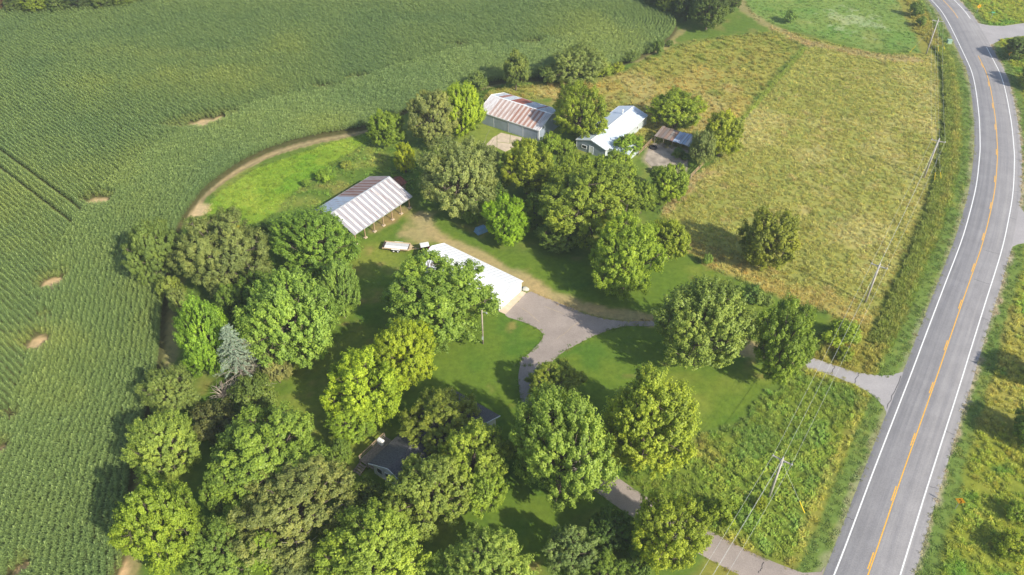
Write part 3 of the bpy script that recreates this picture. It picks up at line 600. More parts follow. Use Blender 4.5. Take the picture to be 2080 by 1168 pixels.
MB().beam((wx0 - .3, wy - .33, 2.3), ((wx0 + wx1) / 2, wy - .33, 3.2), 0.06, 0.18).beam((wx1 + .3, wy - .33, 2.3), ((wx0 + wx1) / 2, wy - .33, 3.2), 0.06, 0.18).build('wing_trim', M['trim'], bl)

# collapsing lean-to beside a concrete yard
Q = ats([(1329.8, 274.7), (1346.8, 260.3), (1404.9, 279.8), (1403.3, 297.3)], 2.3)
ang = math.atan2(*(Q[3] - Q[0])[[1, 0]]); lw = np.linalg.norm((Q[3] - Q[0])[:2]); ld_ = np.linalg.norm((Q[1] - Q[0])[:2])
lt = empty('lean_to', (Q[0][0], Q[0][1], 0), ang)
tag(lt, 'collapsing lean-to with patchwork roof of rust, bare boards and blue steel', 'shed')
pal = [srgb(150, 138, 130), srgb(128, 112, 104), srgb(128, 118, 114), srgb(146, 124, 112), srgb(146, 138, 132), srgb(156, 126, 112), srgb(170, 190, 214), srgb(150, 172, 204), srgb(180, 198, 220), srgb(160, 182, 210), srgb(206, 208, 212), srgb(176, 190, 206)]
rf_ = MB().box(0, lw, 0, 0.1, 2.05, 2.2).box(0, lw, ld_ - 0.1, ld_, 2.65, 2.8).build('roof_beam', M['grey_wood'], lt)
n = 12; w = lw / n
for k in range(n):
    sag = rc.uniform(-0.06, 0.06); y1 = ld_ + rc.uniform(-0.3, 0.3); y0_ = rc.uniform(-0.25, 0.15)
    o = MB().add([(0.01, y0_, 2.22 + sag), (w * .94, y0_, 2.22 + sag * .5), (w * .94, y1, 2.84 + sag), (0.01, y1, 2.84), (0.01, y0_, 2.19 + sag), (w * .94, y0_, 2.19 + sag * .5), (w * .94, y1, 2.81 + sag), (0.01, y1, 2.81)], [(0, 1, 2, 3), (7, 6, 5, 4), (0, 4, 5, 1), (1, 5, 6, 2), (2, 6, 7, 3), (3, 7, 4, 0)]).build('roof_sheet', M['sheet_rust'], lt)
    o.location = (w * k, 0, 0); o.color = (*pal[k], 1)
for k in range(5):
    x = 0.1 + k * (lw - 0.2) / 4; MB().beam((x, 0.05, 0), (x, 0.05, 2.1), 0.14).build('post', M['grey_wood'], lt); MB().beam((x, ld_ - .05, 0), (x, ld_ - .05, 2.7), 0.14).build('post', M['grey_wood'], lt)
for k in range(8): MB().box(0, lw, ld_ - 0.22, ld_ - 0.19, 0.1 + k * 0.32, 0.38 + k * 0.32).build('board', M['grey_wood'], lt)
yd = flat('concrete_yard', ats([(1322, 292), (1345, 290), (1398, 306), (1396, 345), (1360, 350), (1330, 344), (1310, 325)]), 0.04, M['stained'], rag=.0)
tag(yd, 'stained concrete yard in front of the collapsing lean-to', 'pavement', kind='structure')
def board_fence(p, q, label):
    A, B = at(*p), at(*q); L_ = np.linalg.norm(B - A); f = empty('board_fence', A, math.atan2(B[1] - A[1], B[0] - A[0])); tag(f, label, 'fence'); m = max(2, int(L_ / 2.2))
    for k in range(m + 1): MB().beam((L_ * k / m, 0, 0), (L_ * k / m, 0, 1.3), 0.12).build('post', M['grey_wood'], f)
    for z in (0.35, 0.75, 1.15): MB().box(0, L_, -0.1, -0.06, z - 0.09, z + 0.09).build('rail', M['timber'], f)
board_fence((1330, 284), (1297, 316), 'weathered board fence running from the lean-to toward the blue roofed building')
board_fence((1430, 335), (1402, 364), 'weathered board fence at the corner of the tan pasture')
P = at(1327, 301); ty = MB()
for k in range(24):
    a0, a1 = 2 * math.pi * k / 24, 2 * math.pi * (k + 1) / 24
    for r0, z0, r1, z1 in ((0.45, 0.06, 0.5, 0.42), (0.5, 0.42, 0.85, 0.45), (0.85, 0.45, 0.95, 0.22), (0.95, 0.22, 0.85, 0.05)):
        ty.add([(r0 * math.cos(a0), r0 * math.sin(a0), z0), (r0 * math.cos(a1), r0 * math.sin(a1), z0), (r1 * math.cos(a1), r1 * math.sin(a1), z1), (r1 * math.cos(a0), r1 * math.sin(a0), z1)], [(0, 1, 2, 3)])
o = ty.build('old_tractor_tyre', M['tyre'], None, True); o.location = P; tag(o, 'big black tractor tyre lying flat on the concrete yard', 'tyre')

# farmhouse
u = np.array([0.585, 0.811]); v = np.array([-0.811, 0.585]); HA = math.atan2(u[1], u[0])
hc = np.array([-21.3, 72.7]) + u * 7.6 - v * 4.0
hs = empty('farmhouse', (*hc, 0), HA); tag(hs, 'white house with dark blue shingle roof almost hidden under the big trees', 'house')
gable_walls(hs, 14.2, 7.4, 2.75, 4.5, M['wall_white'])
def shingle_roof(L, Wd, he, hr, oh, mtx=None, name='roof'):
    sl_ = (hr - he) / (Wd / 2); X0, Y0 = L / 2 + oh, Wd / 2 + oh; ze = he - sl_ * oh; b = MB(); t = 0.14
    b.add([(-X0, -Y0, ze), (X0, -Y0, ze), (X0, 0, hr), (-X0, 0, hr), (-X0, Y0, ze), (X0, Y0, ze), (-X0, -Y0, ze - t), (X0, -Y0, ze - t), (X0, 0, hr - t), (-X0, 0, hr - t), (-X0, Y0, ze - t), (X0, Y0, ze - t)],
          [(0, 1, 2, 3), (3, 2, 5, 4), (7, 6, 9, 8), (8, 9, 10, 11), (0, 6, 7, 1), (4, 5, 11, 10), (0, 3, 9, 6), (3, 4, 10, 9), (1, 7, 8, 2), (2, 8, 11, 5)])
    o = b.build(name, M['shingle'], hs)
    for sx in (-1, 1):
        r = MB()
        for sy in (-1, 1): r.beam((sx * (X0 + 0.04), sy * Y0, ze - 0.06), (sx * (X0 + 0.04), 0, hr - 0.06), 0.08, 0.2)
        r.build('rake_trim', M['trim'], o)
    nc = int(math.hypot(Y0, hr - ze) / 0.35)                 # courses laid as thin lapped strips
    for sy in (-1, 1):
        c = MB()
        for k in range(nc):
            f0, f1 = k / nc, (k + 1.06) / nc; f1 = min(f1, 1.0)
            y0_, y1_ = sy * Y0 * (1 - f0), sy * Y0 * (1 - f1); z0_, z1_ = ze + (hr - ze) * f0, ze + (hr - ze) * f1
            c.add([(-X0, y0_, z0_ + 0.035), (X0, y0_, z0_ + 0.035), (X0, y1_, z1_ + 0.008), (-X0, y1_, z1_ + 0.008), (-X0, y0_, z0_), (X0, y0_, z0_)], [(0, 1, 2, 3), (4, 5, 1, 0)] if sy < 0 else [(3, 2, 1, 0), (0, 1, 5, 4)])
        cc = c.build('shingle_courses', M['shingle'], o)
    return o
shingle_roof(14.2, 7.4, 2.75, 4.5, 0.45)
wc = np.array([-5.65, 84.75]) - u * 4.3; dw = wc - hc; wl = Vector((dw @ u, dw @ np.array([-u[1], u[0]]), 0))
r2 = shingle_roof(8.6, 7.6, 2.8, 4.65, 0.4, None, 'wing_roof'); r2.location = wl; r2.rotation_euler = (0, 0, -math.pi / 2)
MB().box(-3.7, 3.7, -4.2, 4.2, 0, 2.6).build('wing_wall', M['wall_white'], hs).location = wl
panel(hs, 'window', M['glass'], 'x', -0.4, 1.2, 1.0, 2.1, -7.1, -1, M['trim']); panel(hs, 'window', M['glass'], 'x', 1.9, 2.9, 1.0, 2.1, -7.1, -1, M['trim'])
MB().box(-6.9, -6.95 + 0.3, 0, 0.3, 0, 0.01).build('step', M['concrete'], hs)
dk = empty('deck', (hs.location.x + (-u * 4.2 + v * 5.3)[0], hs.location.y + (-u * 4.2 + v * 5.3)[1], 0), HA)
tag(dk, 'grey wooden deck with rails and steps at the left end of the house', 'deck')
for k in range(22): MB().box(-2.9 + k * 0.26, -2.9 + k * 0.26 + 0.23, -1.35, 1.5, 0.72, 0.78).build('plank', M['grey_wood'], dk)
for x, y in ((-2.8, 1.4), (0, 1.4), (2.7, 1.4), (-2.8, -0.2)): MB().beam((x, y, 0), (x, y, 1.75), 0.12).build('post', M['grey_wood'], dk)
MB().beam((-2.9, 1.45, 1.7), (2.8, 1.45, 1.7), 0.14, 0.06).build('handrail', M['timber'], dk); MB().beam((-2.9, 1.45, 1.25), (2.8, 1.45, 1.25), 0.06, 0.1).build('handrail', M['grey_wood'], dk)
st = MB()
for sx in (-0.1, 1.2): st.beam((-2.95, sx, 0.7), (-4.6, sx, 0.02), 0.08, 0.24)
st.build('stringer', M['grey_wood'], dk)
for k in range(4): MB().box(-3.4 - k * 0.38, -3.1 - k * 0.38, -0.1, 1.2, 0.56 - k * 0.165, 0.6 - k * 0.165).build('tread', M['grey_wood'], dk)
P = at(774, 899, 1.2); o = MB().box(-0.3, 0.3, -0.45, 0.45, 0.1, 0.95).add([(-.36, -.5, .95), (.36, -.5, .95), (.36, .5, .95), (-.36, .5, .95), (-.2, -.42, 1.25), (.2, -.42, 1.25), (.2, .42, 1.25), (-.2, .42, 1.25)], [(0, 1, 5, 4), (1, 2, 6, 5), (2, 3, 7, 6), (3, 0, 4, 7), (4, 5, 6, 7)]).build('covered_grill', M['plate'])
o.location = (P[0], P[1], 0.78); o.rotation_euler[2] = HA; tag(o, 'pale covered grill standing on the deck by the house wall', 'grill')

# ------------------------------------------------------------------ trailer, tractor, small yard things
def wheel(parent, c, r, w, name='wheel'):
    t = MB().tube([(c[0], c[1] - w / 2, c[2]), (c[0], c[1] - w * .3, c[2]), (c[0], c[1] + w * .3, c[2]), (c[0], c[1] + w / 2, c[2])], [r * .88, r, r, r * .88], 16).build(name, M['tyre'], parent, False)
    MB().tube([(c[0], c[1] - w / 2 - 0.01, c[2]), (c[0], c[1] + w / 2 + 0.01, c[2])], r * .5, 12).build('hub', M['plate'], t)
A, B = at(779, 498, 0.6), at(836, 503, 0.6); Lt = np.linalg.norm(A - B)
tr = empty('flatbed_trailer', (*((A + B) / 2)[:2], 0), math.atan2(*(B - A)[[1, 0]]))
tag(tr, 'pale flatbed trailer with tapered nose parked on the grass behind the garage', 'trailer')
hw_ = 1.15; x = Lt / 2
MB().box(-x, x - .5, -hw_, hw_, 0.55, 0.66).build('bed_frame', M['rim'], tr)
MB().box(-x + .35, x - .7, 0.06, hw_ - .12, 0.665, 0.72).build('deck', M['alu'], tr); MB().box(-x + .35, x - .7, -hw_ + .12, -0.06, 0.665, 0.76).build('deck', M['plate'], tr)
for sy in (-1, 1): MB().box(-x, x - .45, *sorted((sy * (hw_ - .08), sy * (hw_ + .03))), 0.66, 0.86).build('side_rail', M['tan'], tr)
MB().box(-x - .05, -x + .06, -hw_, hw_, 0.55, 0.9).build('tail_rail', M['rim'], tr)
MB().add([(x - .5, -hw_, .68), (x + .1, -.55, .68), (x + .1, .55, .68), (x - .5, hw_, .68), (x - .5, -hw_, .55), (x + .1, -.55, .55), (x + .1, .55, .55), (x - .5, hw_, .55)], [(0, 1, 2, 3), (7, 6, 5, 4), (0, 4, 5, 1), (1, 5, 6, 2), (2, 6, 7, 3)]).build('nose', M['tan'], tr)
MB().beam((x, -.5, .6), (x + 1.2, 0, .5), 0.1).beam((x, .5, .6), (x + 1.2, 0, .5), 0.1).beam((x + 1.1, 0, .5), (x + 1.5, 0, .5), 0.12).build('tongue', M['tan'], tr)
for sx in (-.5, .4):
    for sy in (-1, 1): wheel(tr, (sx, sy * (hw_ + .12), .34), .34, .2)
for sy in (-1, 1): MB().box(-.95, .85, *sorted((sy * (hw_ + .02), sy * (hw_ + .26))), .72, .77).build('fender', M['plate'], tr)

P = at(868, 506, 0.9); tk = empty('tractor', (P[0], P[1], 0), 0.25)
tag(tk, 'small red tractor with white canopy roof tucked behind the garage', 'tractor')
MB().box(0.1, 1.7, -.36, .36, .6, 1.15).add([(.1, -.34, 1.15), (1.6, -.3, 1.15), (1.6, .3, 1.15), (.1, .34, 1.15), (.1, -.28, 1.3), (1.5, -.22, 1.26), (1.5, .22, 1.26), (.1, .28, 1.3)], [(0, 1, 5, 4), (1, 2, 6, 5), (2, 3, 7, 6), (3, 0, 4, 7), (4, 5, 6, 7)]).build('hood', M['red'], tk)
MB().box(-1.1, .1, -.4, .4, .5, .85).build('chassis', M['red'], tk)
for sy in (-1, 1):
    MB().box(-1.35, -.25, *sorted((sy * .45, sy * .85)), 1.18, 1.25).box(-1.35, -1.28, *sorted((sy * .45, sy * .85)), .7, 1.18).build('fender', M['red'], tk)
    wheel(tk, (-.8, sy * .68, .62), .62, .36); wheel(tk, (1.3, sy * .55, .36), .36, .24)
MB().box(-.85, -.35, -.25, .25, .85, .95).box(-.92, -.84, -.25, .25, .9, 1.35).build('seat', M['tyre'], tk)
MB().tube([(0.0, 0, 1.2), (-.25, 0, 1.42)], .03, 6).tube([(-.25 + .0, .2 * math.cos(a), 1.42 + .2 * math.sin(a)) for a in np.linspace(0, 6.2, 12)], .02, 5).build('steering_wheel', M['tyre'], tk)
for sx in (-1.0, .05):
    for sy in (-.5, .5): MB().beam((sx, sy, .9), (sx, sy, 2.05), .06).build('roof_post', M['rim'], tk)
MB().box(-1.35, .4, -.72, .72, 2.06, 2.14).box(-1.2, .25, -.6, .6, 2.14, 2.19).build('canopy', M['plate'], tk)

def boulder(name, P, sx, sy, sz, mat, label, cat, seed):
    r = np.random.default_rng(seed); b = MB(); n, m = 12, 7; ph = r.uniform(0, 6, 6)
    vs = []
    for j in range(m):
        th = math.pi * (j + .5) / m
        for k in range(n):
            a = 2 * math.pi * k / n; q = 1 + .12 * math.sin(2 * a + ph[0]) + .1 * math.sin(3 * a + th * 2 + ph[1]) + r.uniform(-.05, .05)
            vs.append((sx * q * math.sin(th) * math.cos(a), sy * q * math.sin(th) * math.sin(a), max(-sz * .5, sz * math.cos(th))))
    b.add(vs, [(j * n + k, (j + 1) * n + k, (j + 1) * n + (k + 1) % n, j * n + (k + 1) % n) for j in range(m - 1) for k in range(n)] + [tuple(range(n)), tuple((m - 1) * n + k for k in range(n))[::-1]])
    o = b.build(name, mat, None, True); o.location = (P[0], P[1], sz * .48); return tag(o, label, cat)
boulder('boulder', at(1067, 589), .7, .55, .5, M['rock'], 'pale rounded boulder at the garage corner by the pad', 'boulder', 1)
def tarp_pile(P, w, d, h, rz, mat, label):
    b = MB(); n = 9; vs = []; r = random.Random(int(w * 100))
    for j in range(n):
        for k in range(n):
            x, y = (k / (n - 1) - .5) * w, (j / (n - 1) - .5) * d; e = min(k, j, n - 1 - k, n - 1 - j)
            vs.append((x, y, (0.02 if e == 0 else h * (.75 + .25 * (1 - abs(j / (n - 1) - .5) * 2)) + r.uniform(-.05, .05))))
    b.add(vs, [(j * n + k, j * n + k + 1, (j + 1) * n + k + 1, (j + 1) * n + k) for j in range(n - 1) for k in range(n - 1)])
    o = b.build('tarp_covered_pile', mat); o.location = (P[0], P[1], 0); o.rotation_euler[2] = rz; return tag(o, label, 'tarp')
tarp_pile(at(977, 470), 2.6, 1.8, 1.2, .6, M['tarp'], 'blue tarp draped over a pile beside the bright green tree')
tarp_pile(at(666, 1104), 1.8, 1.2, .6, .2, M['tarp'], 'pale blue tarp on the ground in deep shade under bottom trees')
P = at(1927, 88); cbx = empty('utility_cabinet', P); tag(cbx, 'small grey green utility cabinet in the verge near the far power pole', 'cabinet')
MB().box(-.6, .6, -.5, .5, .05, 1.1).build('body', M['box'], cbx); MB().box(-.66, .66, -.56, .56, 1.1, 1.18).build('lid', M['box'], cbx); MB().box(-.75, .75, -.65, .65, 0, .05).build('base', M['concrete'], cbx)

# ------------------------------------------------------------------ power line and signs
poles = [at(1562, 1010), at(1757, 615), at(1876, 362), at(1881, 110)]
poles = [poles[0] * 2 - poles[1] + np.array([-2.0, 2.5, 0])] + poles
poles.append(poles[-1] + np.array([16.0, 62.0, 0]))
heights = [9.4, 9.4, 9.4, 10.2, 10.4, 10.4]
pole_lab = [None, 'grey wooden power pole standing in the weedy lot between the driveways', 'grey wooden power pole at the lower end of the tan pasture', 'grey wooden power pole midway along the pasture edge by the highway', 'grey wooden power pole at the far corner of the pasture', None]
att = []
for i_, (p, h) in enumerate(zip(poles, heights)):
    q0 = poles[max(i_ - 1, 0)]; q1 = poles[min(i_ + 1, len(poles) - 1)]; d = (q1 - q0)[:2]; d = d / np.linalg.norm(d); az = math.atan2(d[1], d[0])
    nl = np.array([-d[1], d[0]])
    att.append([np.array([*(p[:2] + nl * s_), z]) for s_, z in ((1.35, h - .3), (0.0, h + .25), (0.12, h - 1.3), (-1.35, h - .3))])
    if i_ in (0, 5): continue
    e = empty('utility_pole', p, az); tag(e, pole_lab[i_], 'power pole', 'power poles along the highway')
    MB().tube([(0, 0, 0), (0, 0, h * .5), (0, 0, h)], [.21, .18, .14], 10).build('pole', M['pole'], e, True)
    MB().box(-.07, .07, -1.5, 1.5, h - .62, h - .46).build('crossarm', M['pole'], e)
    MB().beam((0.08, -.75, h - .55), (0.08, 0, h - 1.2), .05).beam((0.08, .75, h - .55), (0.08, 0, h - 1.2), .05).build('brace', M['steel'], e)
    for y, z in ((-1.35, h - .46), (1.35, h - .46), (0, h)): MB().tube([(0, y, z), (0, y, z + .1), (0, y, z + .22)], [.05, .1, .06], 8).build('insulator', M['steel'], e)
    if i_ in (1, 3): MB().tube([(.28, 0, h - 2.0), (.28, 0, h - 1.15)], .2, 12).build('transformer', M['steel'], e)
for k, nm in enumerate(('left outer', 'topmost', 'lower neutral', 'right outer')):
    b = MB(); pts = []
    for a_, c_ in zip(att[:-1], att[1:]):
        for t in np.linspace(0, 1, 14)[:-1]: pts.append(a_[k] * (1 - t) + c_[k] * t - np.array([0, 0, 1.1 * 4 * t * (1 - t)]))
    pts.append(att[-1][k]); o = b.tube(pts, .013, 5).build('power_line', M['cable'])
    tag(o, nm + ' conductor strung between the roadside power poles', 'power line', 'conductors on the power poles')
def guy(pole_i, px0, px1, label):
    g = at(*px1); h = heights[pole_i]; p = poles[pole_i]; e = empty('guy_wire', g); tag(e, label, 'guy wire')
    top = np.array([*p[:2], h - .8]) - g; a_ = top * (2.4 / np.linalg.norm(top))
    MB().tube([(0, 0, 0), tuple(top)], .014, 5).build('cable', M['cable'], e); MB().tube([tuple(a_ * .05), tuple(a_)], .065, 8).build('guard', M['guard'], e)
guy(1, (1621, 1016), (1635, 1043), 'guy wire with bright yellow guard in the weedy lot by the driveway')
guy(3, 0, (1898, 370), 'left of two yellow guarded guy wires beside the middle pasture pole'); guy(3, 0, (1912, 368), 'right of two yellow guarded guy wires beside the middle pasture pole')
guy(4, 0, (1906, 109), 'left of two yellow guarded guy wires right of the far corner pole'); guy(4, 0, (1920, 106), 'right of two yellow guarded guy wires right of the far corner pole'); guy(4, 0, (1847, 107), 'yellow guarded guy wire left of the far corner pole in the green meadow')
# yard pole
p = at(981, 698); e = empty('yard_pole', p); tag(e, 'bare pale wooden light pole on the lawn beside the garage tree', 'pole')
MB().tube([(0, 0, 0), (0, 0, 4), (0, 0, 8.1)], [.17, .15, .12], 10).build('pole', M['deadwood'], e, True); MB().box(-.16, .16, -.3, -.14, 1.2, 1.9).build('meter_box', M['steel'], e)
MB().tube([(0, 0, 7.5), (.5, -.1, 7.7), (.75, -.15, 7.65)], .04, 6).build('lamp_arm', M['steel'], e); MB().tube([(.8, -.15, 7.45), (.8, -.15, 7.7)], [.17, .08], 10).build('lamp', M['steel'], e)
def diamond_sign(base, h, face, size, label, arrow):
    P = at(*base); e = empty('road_sign', P, face); tag(e, label, 'road sign')
    MB().beam((0, 0.03, 0), (0, 0.03, h + size * .5), .07).build('post', M['steel'], e)
    s_ = size * .72
    MB().add([(0, 0, h - s_), (s_, 0, h), (0, 0, h + s_), (-s_, 0, h), (0, -.02, h - s_), (s_, -.02, h), (0, -.02, h + s_), (-s_, -.02, h)], [(0, 1, 2, 3)[::-1], (4, 5, 6, 7), (0, 4, 7, 3), (1, 5, 4, 0), (2, 6, 5, 1), (3, 7, 6, 2)]).build('panel', M['sign_yellow'], e)
    a = MB(); y = -.026; k = s_ / .65
    if arrow == 'curve': a.add([(x * k, y, h + z * k) for x, z in ((.1, -.38), (.22, -.38), (.22, -.05), (.05, .12), (-.04, .04), (.1, -.1), (-.16, .0), (.08, .22), (-.2, .3))], [(0, 1, 2, 5), (2, 3, 4, 5), (6, 7, 8)])
    else: a.add([(x * k, y, h + z * k) for x, z in ((-.06, -.36), (.06, -.36), (.06, .36), (-.06, .36), (.06, -.05), (.34, -.05), (.34, .07), (.06, .07))], [(0, 1, 2, 3), (4, 5, 6, 7)])
    a.build('symbol', M['sign_black'], e)
rd = lambda px, py: math.atan2(*RT[sp(px, py)][::-1]) - math.pi / 2
diamond_sign((1940, 1034), 2.1, rd(1860, 1000), .95, 'orange yellow diamond warning sign with black arrow, lower right of the highway', 'curve')
diamond_sign((2047, 124), 2.1, -.25, .95, 'yellow diamond sign in the grass below the side road', 'junction')
diamond_sign((1984, 26), 2.1, .1, .95, 'yellow diamond sign on the verge above the side road', 'junction')
P = at(2011, 42); e = empty('street_sign', P, -.3); tag(e, 'small green street name sign at the side road corner', 'road sign')
MB().beam((0, 0, 0), (0, 0, 2.5), .07).build('post', M['steel'], e); MB().box(-.5, .5, -.02, .02, 2.5, 2.78).build('panel', M['sign_green'], e)

# ------------------------------------------------------------------ crops, grass and weeds (stuff)
def blades_mesh(name, specs, mat, seed):
    """specs rows: base xyz, azimuth, length, width, rise (elevation at the foot, rad), droop, rnd -> arching two-segment blades"""
    V, F, R = [], [], []
    for (x, y, z, az, ln, w, el, dr, rn) in specs:
        c, s = math.cos(az), math.sin(az); p = np.array([x, y, z]); sd = np.array([-s, c, 0]) * w / 2; n0 = len(V); e = el
        pts = [p]
        for k in range(2):
            p = p + np.array([c * math.cos(e), s * math.cos(e), math.sin(e)]) * ln / 2; e -= dr; pts.append(p)
        V += [pts[0] - sd * .7, pts[0] + sd * .7, pts[1] + sd, pts[1] - sd, pts[2]]; F += [(n0, n0 + 1, n0 + 2, n0 + 3), (n0 + 3, n0 + 2, n0 + 4)]; R += [rn, rn]
    me = bpy.data.meshes.new(name); me.from_pydata([tuple(map(float, p)) for p in V], [], F); me.update(); me.materials.append(mat)
    a = me.attributes.new('rnd', 'FLOAT', 'FACE'); a.data.foreach_set('value', np.array(R, np.float32)); return me
def tuft(name, n, rad, h0, h1, w, lean, seed, mat, droop=0.5):
    r = random.Random(seed); sp_ = []
    for k in range(n):
        a = r.uniform(0, 6.283); d = rad * math.sqrt(r.random()); sp_.append((d * math.cos(a), d * math.sin(a), 0, r.uniform(0, 6.283), r.uniform(h0, h1), w * r.uniform(.6, 1.4), math.pi / 2 - r.uniform(0, lean), r.uniform(.1, droop), r.random()))
    return blades_mesh(name, sp_, mat, seed)
def corn_row(name, seed):
    r = random.Random(seed); sp_ = []
    for k in range(6):
        x = (k + .5) / 6 - .5 + r.uniform(-.04, .04); y = r.uniform(-.04, .04); H = r.uniform(1.95, 2.35); az = r.uniform(-.6, .6) + math.pi / 2
        sp_.append((x, y, 0, 0, H * .95, .035, math.pi / 2, 0.02, .3))
        for q in range(9):
            z = H * (.30 + .68 * q / 8); a = az + (math.pi if q % 2 else 0) + r.uniform(-.95, .95); ln = r.uniform(.55, .85) * (1.0 - .25 * (q > 6))
            sp_.append((x, y, z, a, ln, r.uniform(.07, .11), r.uniform(.75, 1.15), r.uniform(.9, 1.5), min(1, max(0, .25 + .06 * q + r.uniform(-.25, .25)))))
        sp_.append((x, y, H * .95, r.uniform(0, 6.28), .34, .05, 1.3, .3, 1.0)); sp_.append((x, y, H * .93, r.uniform(0, 6.28), .3, .04, 1.0, .5, 1.0))
    return blades_mesh(name, sp_, M['corn'], seed)
def scatter(name, pts, rot, scl, tint, protos, label, cat, seed=0):
    """one countless mass: points carry turn, size and tint; geometry nodes set a small clump on each"""
    n = len(pts); col = bpy.data.collections.new(name + '_source')
    for k, me in enumerate(protos):
        col.objects.link(bpy.data.objects.new('%s_clump_%d' % (name, k), me))
    me = bpy.data.meshes.new(name); me.vertices.add(n); me.vertices.foreach_set('co', np.asarray(pts, np.float32).ravel())
    for nm, ty, dat, fld in (('rot', 'FLOAT_VECTOR', rot, 'vector'), ('scl', 'FLOAT_VECTOR', scl, 'vector')):
        a = me.attributes.new(nm, ty, 'POINT'); a.data.foreach_set(fld, np.asarray(dat, np.float32).ravel())
    a = me.attributes.new('tint', 'FLOAT_COLOR', 'POINT'); a.data.foreach_set('color', np.c_[tint, np.ones(n)].astype(np.float32).ravel())
    a = me.attributes.new('pick', 'INT', 'POINT'); a.data.foreach_set('value', np.random.default_rng(seed).integers(0, len(protos), n).astype(np.int32))
    me.update(); o = link(name, me)
    g = bpy.data.node_groups.new(name, 'GeometryNodeTree'); g.interface.new_socket('Geometry', in_out='INPUT', socket_type='NodeSocketGeometry'); g.interface.new_socket('Geometry', in_out='OUTPUT', socket_type='NodeSocketGeometry')
    N, L = g.nodes, g.links; gi = N.new('NodeGroupInput'); go = N.new('NodeGroupOutput'); ip = N.new('GeometryNodeInstanceOnPoints'); ci = N.new('GeometryNodeCollectionInfo')
    ci.inputs['Collection'].default_value = col; ci.inputs['Separate Children'].default_value = True; ci.inputs['Reset Children'].default_value = True
    def na(nm, ty): q = N.new('GeometryNodeInputNamedAttribute'); q.data_type = ty; q.inputs['Name'].default_value = nm; return q.outputs[0]
    L.new(gi.outputs[0], ip.inputs['Points']); L.new(ci.outputs[0], ip.inputs['Instance']); ip.inputs['Pick Instance'].default_value = True
    L.new(na('pick', 'INT'), ip.inputs['Instance Index']); L.new(na('rot', 'FLOAT_VECTOR'), ip.inputs['Rotation']); L.new(na('scl', 'FLOAT_VECTOR'), ip.inputs['Scale']); L.new(ip.outputs[0], go.inputs[0])
    md = o.modifiers.new('scatter', 'NODES'); md.node_group = g
    return tag(o, label, cat, kind='stuff')

# corn: 24 headland rows follow the field edge, straight rows beyond
RS, HEAD = 0.91, 24
nE, tE = normals2(CORN_EDGE)
if poly_sd(np.array([CORN_EDGE[60, 0] + nE[60, 0] * 3]), np.array([CORN_EDGE[60, 1] + nE[60, 1] * 3]), CORN_POLY)[0] < 0: nE = -nE
rows = []
for k in range(HEAD):
    off = (k + .6) * RS; Q = CORN_EDGE[:, :2] + nE * off
    d = np.min(np.hypot(Q[:, None, 0] - CORN_EDGE[None, :, 0], Q[:, None, 1] - CORN_EDGE[None, :, 1]), 1); ok = d > off - .12
    seg = []
    for q, f in zip(Q, ok):
        if f: seg.append(q)
        elif seg: rows.append(np.array(seg)); seg = []
    if seg: rows.append(np.array(seg))
P3, A3 = [], []
for s_ in rows:
    if len(s_) < 3: continue
    q = resample(s_, .96); t = np.gradient(q, axis=0) if len(q) > 1 else np.array([[1, 0]]); P3.append(q); A3.append(np.arctan2(t[:, 1], t[:, 0]))
D0, D1 = at(20, 335)[:2], at(230, 492)[:2]; rd_ = (D1 - D0) / np.linalg.norm(D1 - D0); rn_ = np.array([-rd_[1], rd_[0]])
skip = [int(round(((at(62, 395)[:2] - D0) @ rn_) / RS)), int(round(((at(100, 387)[:2] - D0) @ rn_) / RS))]
uu, vv = np.meshgrid(np.arange(-260, 360, .96), np.arange(-300, 300)); vv = vv.ravel(); uu = uu.ravel(); keep = np.ones(len(vv), bool)
I3 = D0 + uu[keep, None] * rd_ + (vv[keep, None] * RS) * rn_
I3 = I3[(I3[:, 1] > 40) & (I3[:, 1] < 285) & (np.abs(I3[:, 0]) < 190)]
ed = CORN_EDGE[::3, :2]
de = np.concatenate([np.min(np.hypot(c_[:, None, 0] - ed[None, :, 0], c_[:, None, 1] - ed[None, :, 1]), 1) for c_ in np.array_split(I3, 40)])
I3 = I3[de > (HEAD + .1) * RS]; P3.append(I3); A3.append(np.full(len(I3), math.atan2(rd_[1], rd_[0])))
CP = np.vstack(P3); CA = np.concatenate(A3); rg = np.random.default_rng(4)
k = (poly_sd(CP[:, 0], CP[:, 1], CORN_POLY) > 0.1) & (CP[:, 0] > -0.66 * CP[:, 1] - 42) & (bare_mask(CP[:, 0], CP[:, 1]) < 0.35)
gapn = fbm(CP[:, 0], CP[:, 1], 3.0, 40); k &= ~((gapn > .33) & (rg.random(len(CP)) < .4))
CP, CA = CP[k], CA[k]; n = len(CP)
x, y = CP.T; vig = fbm(x, y, 22, 31); vig2 = fbm(x, y, 5, 33)
tint = np.array(srgb(130, 153, 88)) * np.ones((n, 1)); mixw = lambda c, w: tint * (1 - w[:, None]) + np.array(srgb(*c)) * w[:, None]
tint = mixw((148, 164, 86), smooth(vig + vig2 * .3, .02, .4) * .8); tint = mixw((114, 142, 86), smooth(-vig, .02, .3) * .6)
for (px, py), a_, b_ in (((430, 165), 20, 7), ((60, 700), 12, 4), ((110, 690), 8, 5), ((330, 120), 30, 5)):
    Pc = at(px, py); tint = mixw((172, 180, 92), np.clip(1.1 - np.hypot((x - Pc[0]) / a_, (y - Pc[1]) / b_) + vig2, 0, 1) * .22)
edge = smooth(bare_mask(x, y), -.6, .3); hs_ = (1 + vig * .25 + rg.normal(0, .06, n)) * (1 - .45 * edge)
trk = np.isin(np.round(((CP - D0) @ rn_) / RS), skip) & (np.abs(CA - math.atan2(rd_[1], rd_[0])) < .02); hs_ = np.where(trk, hs_ * .3, hs_)
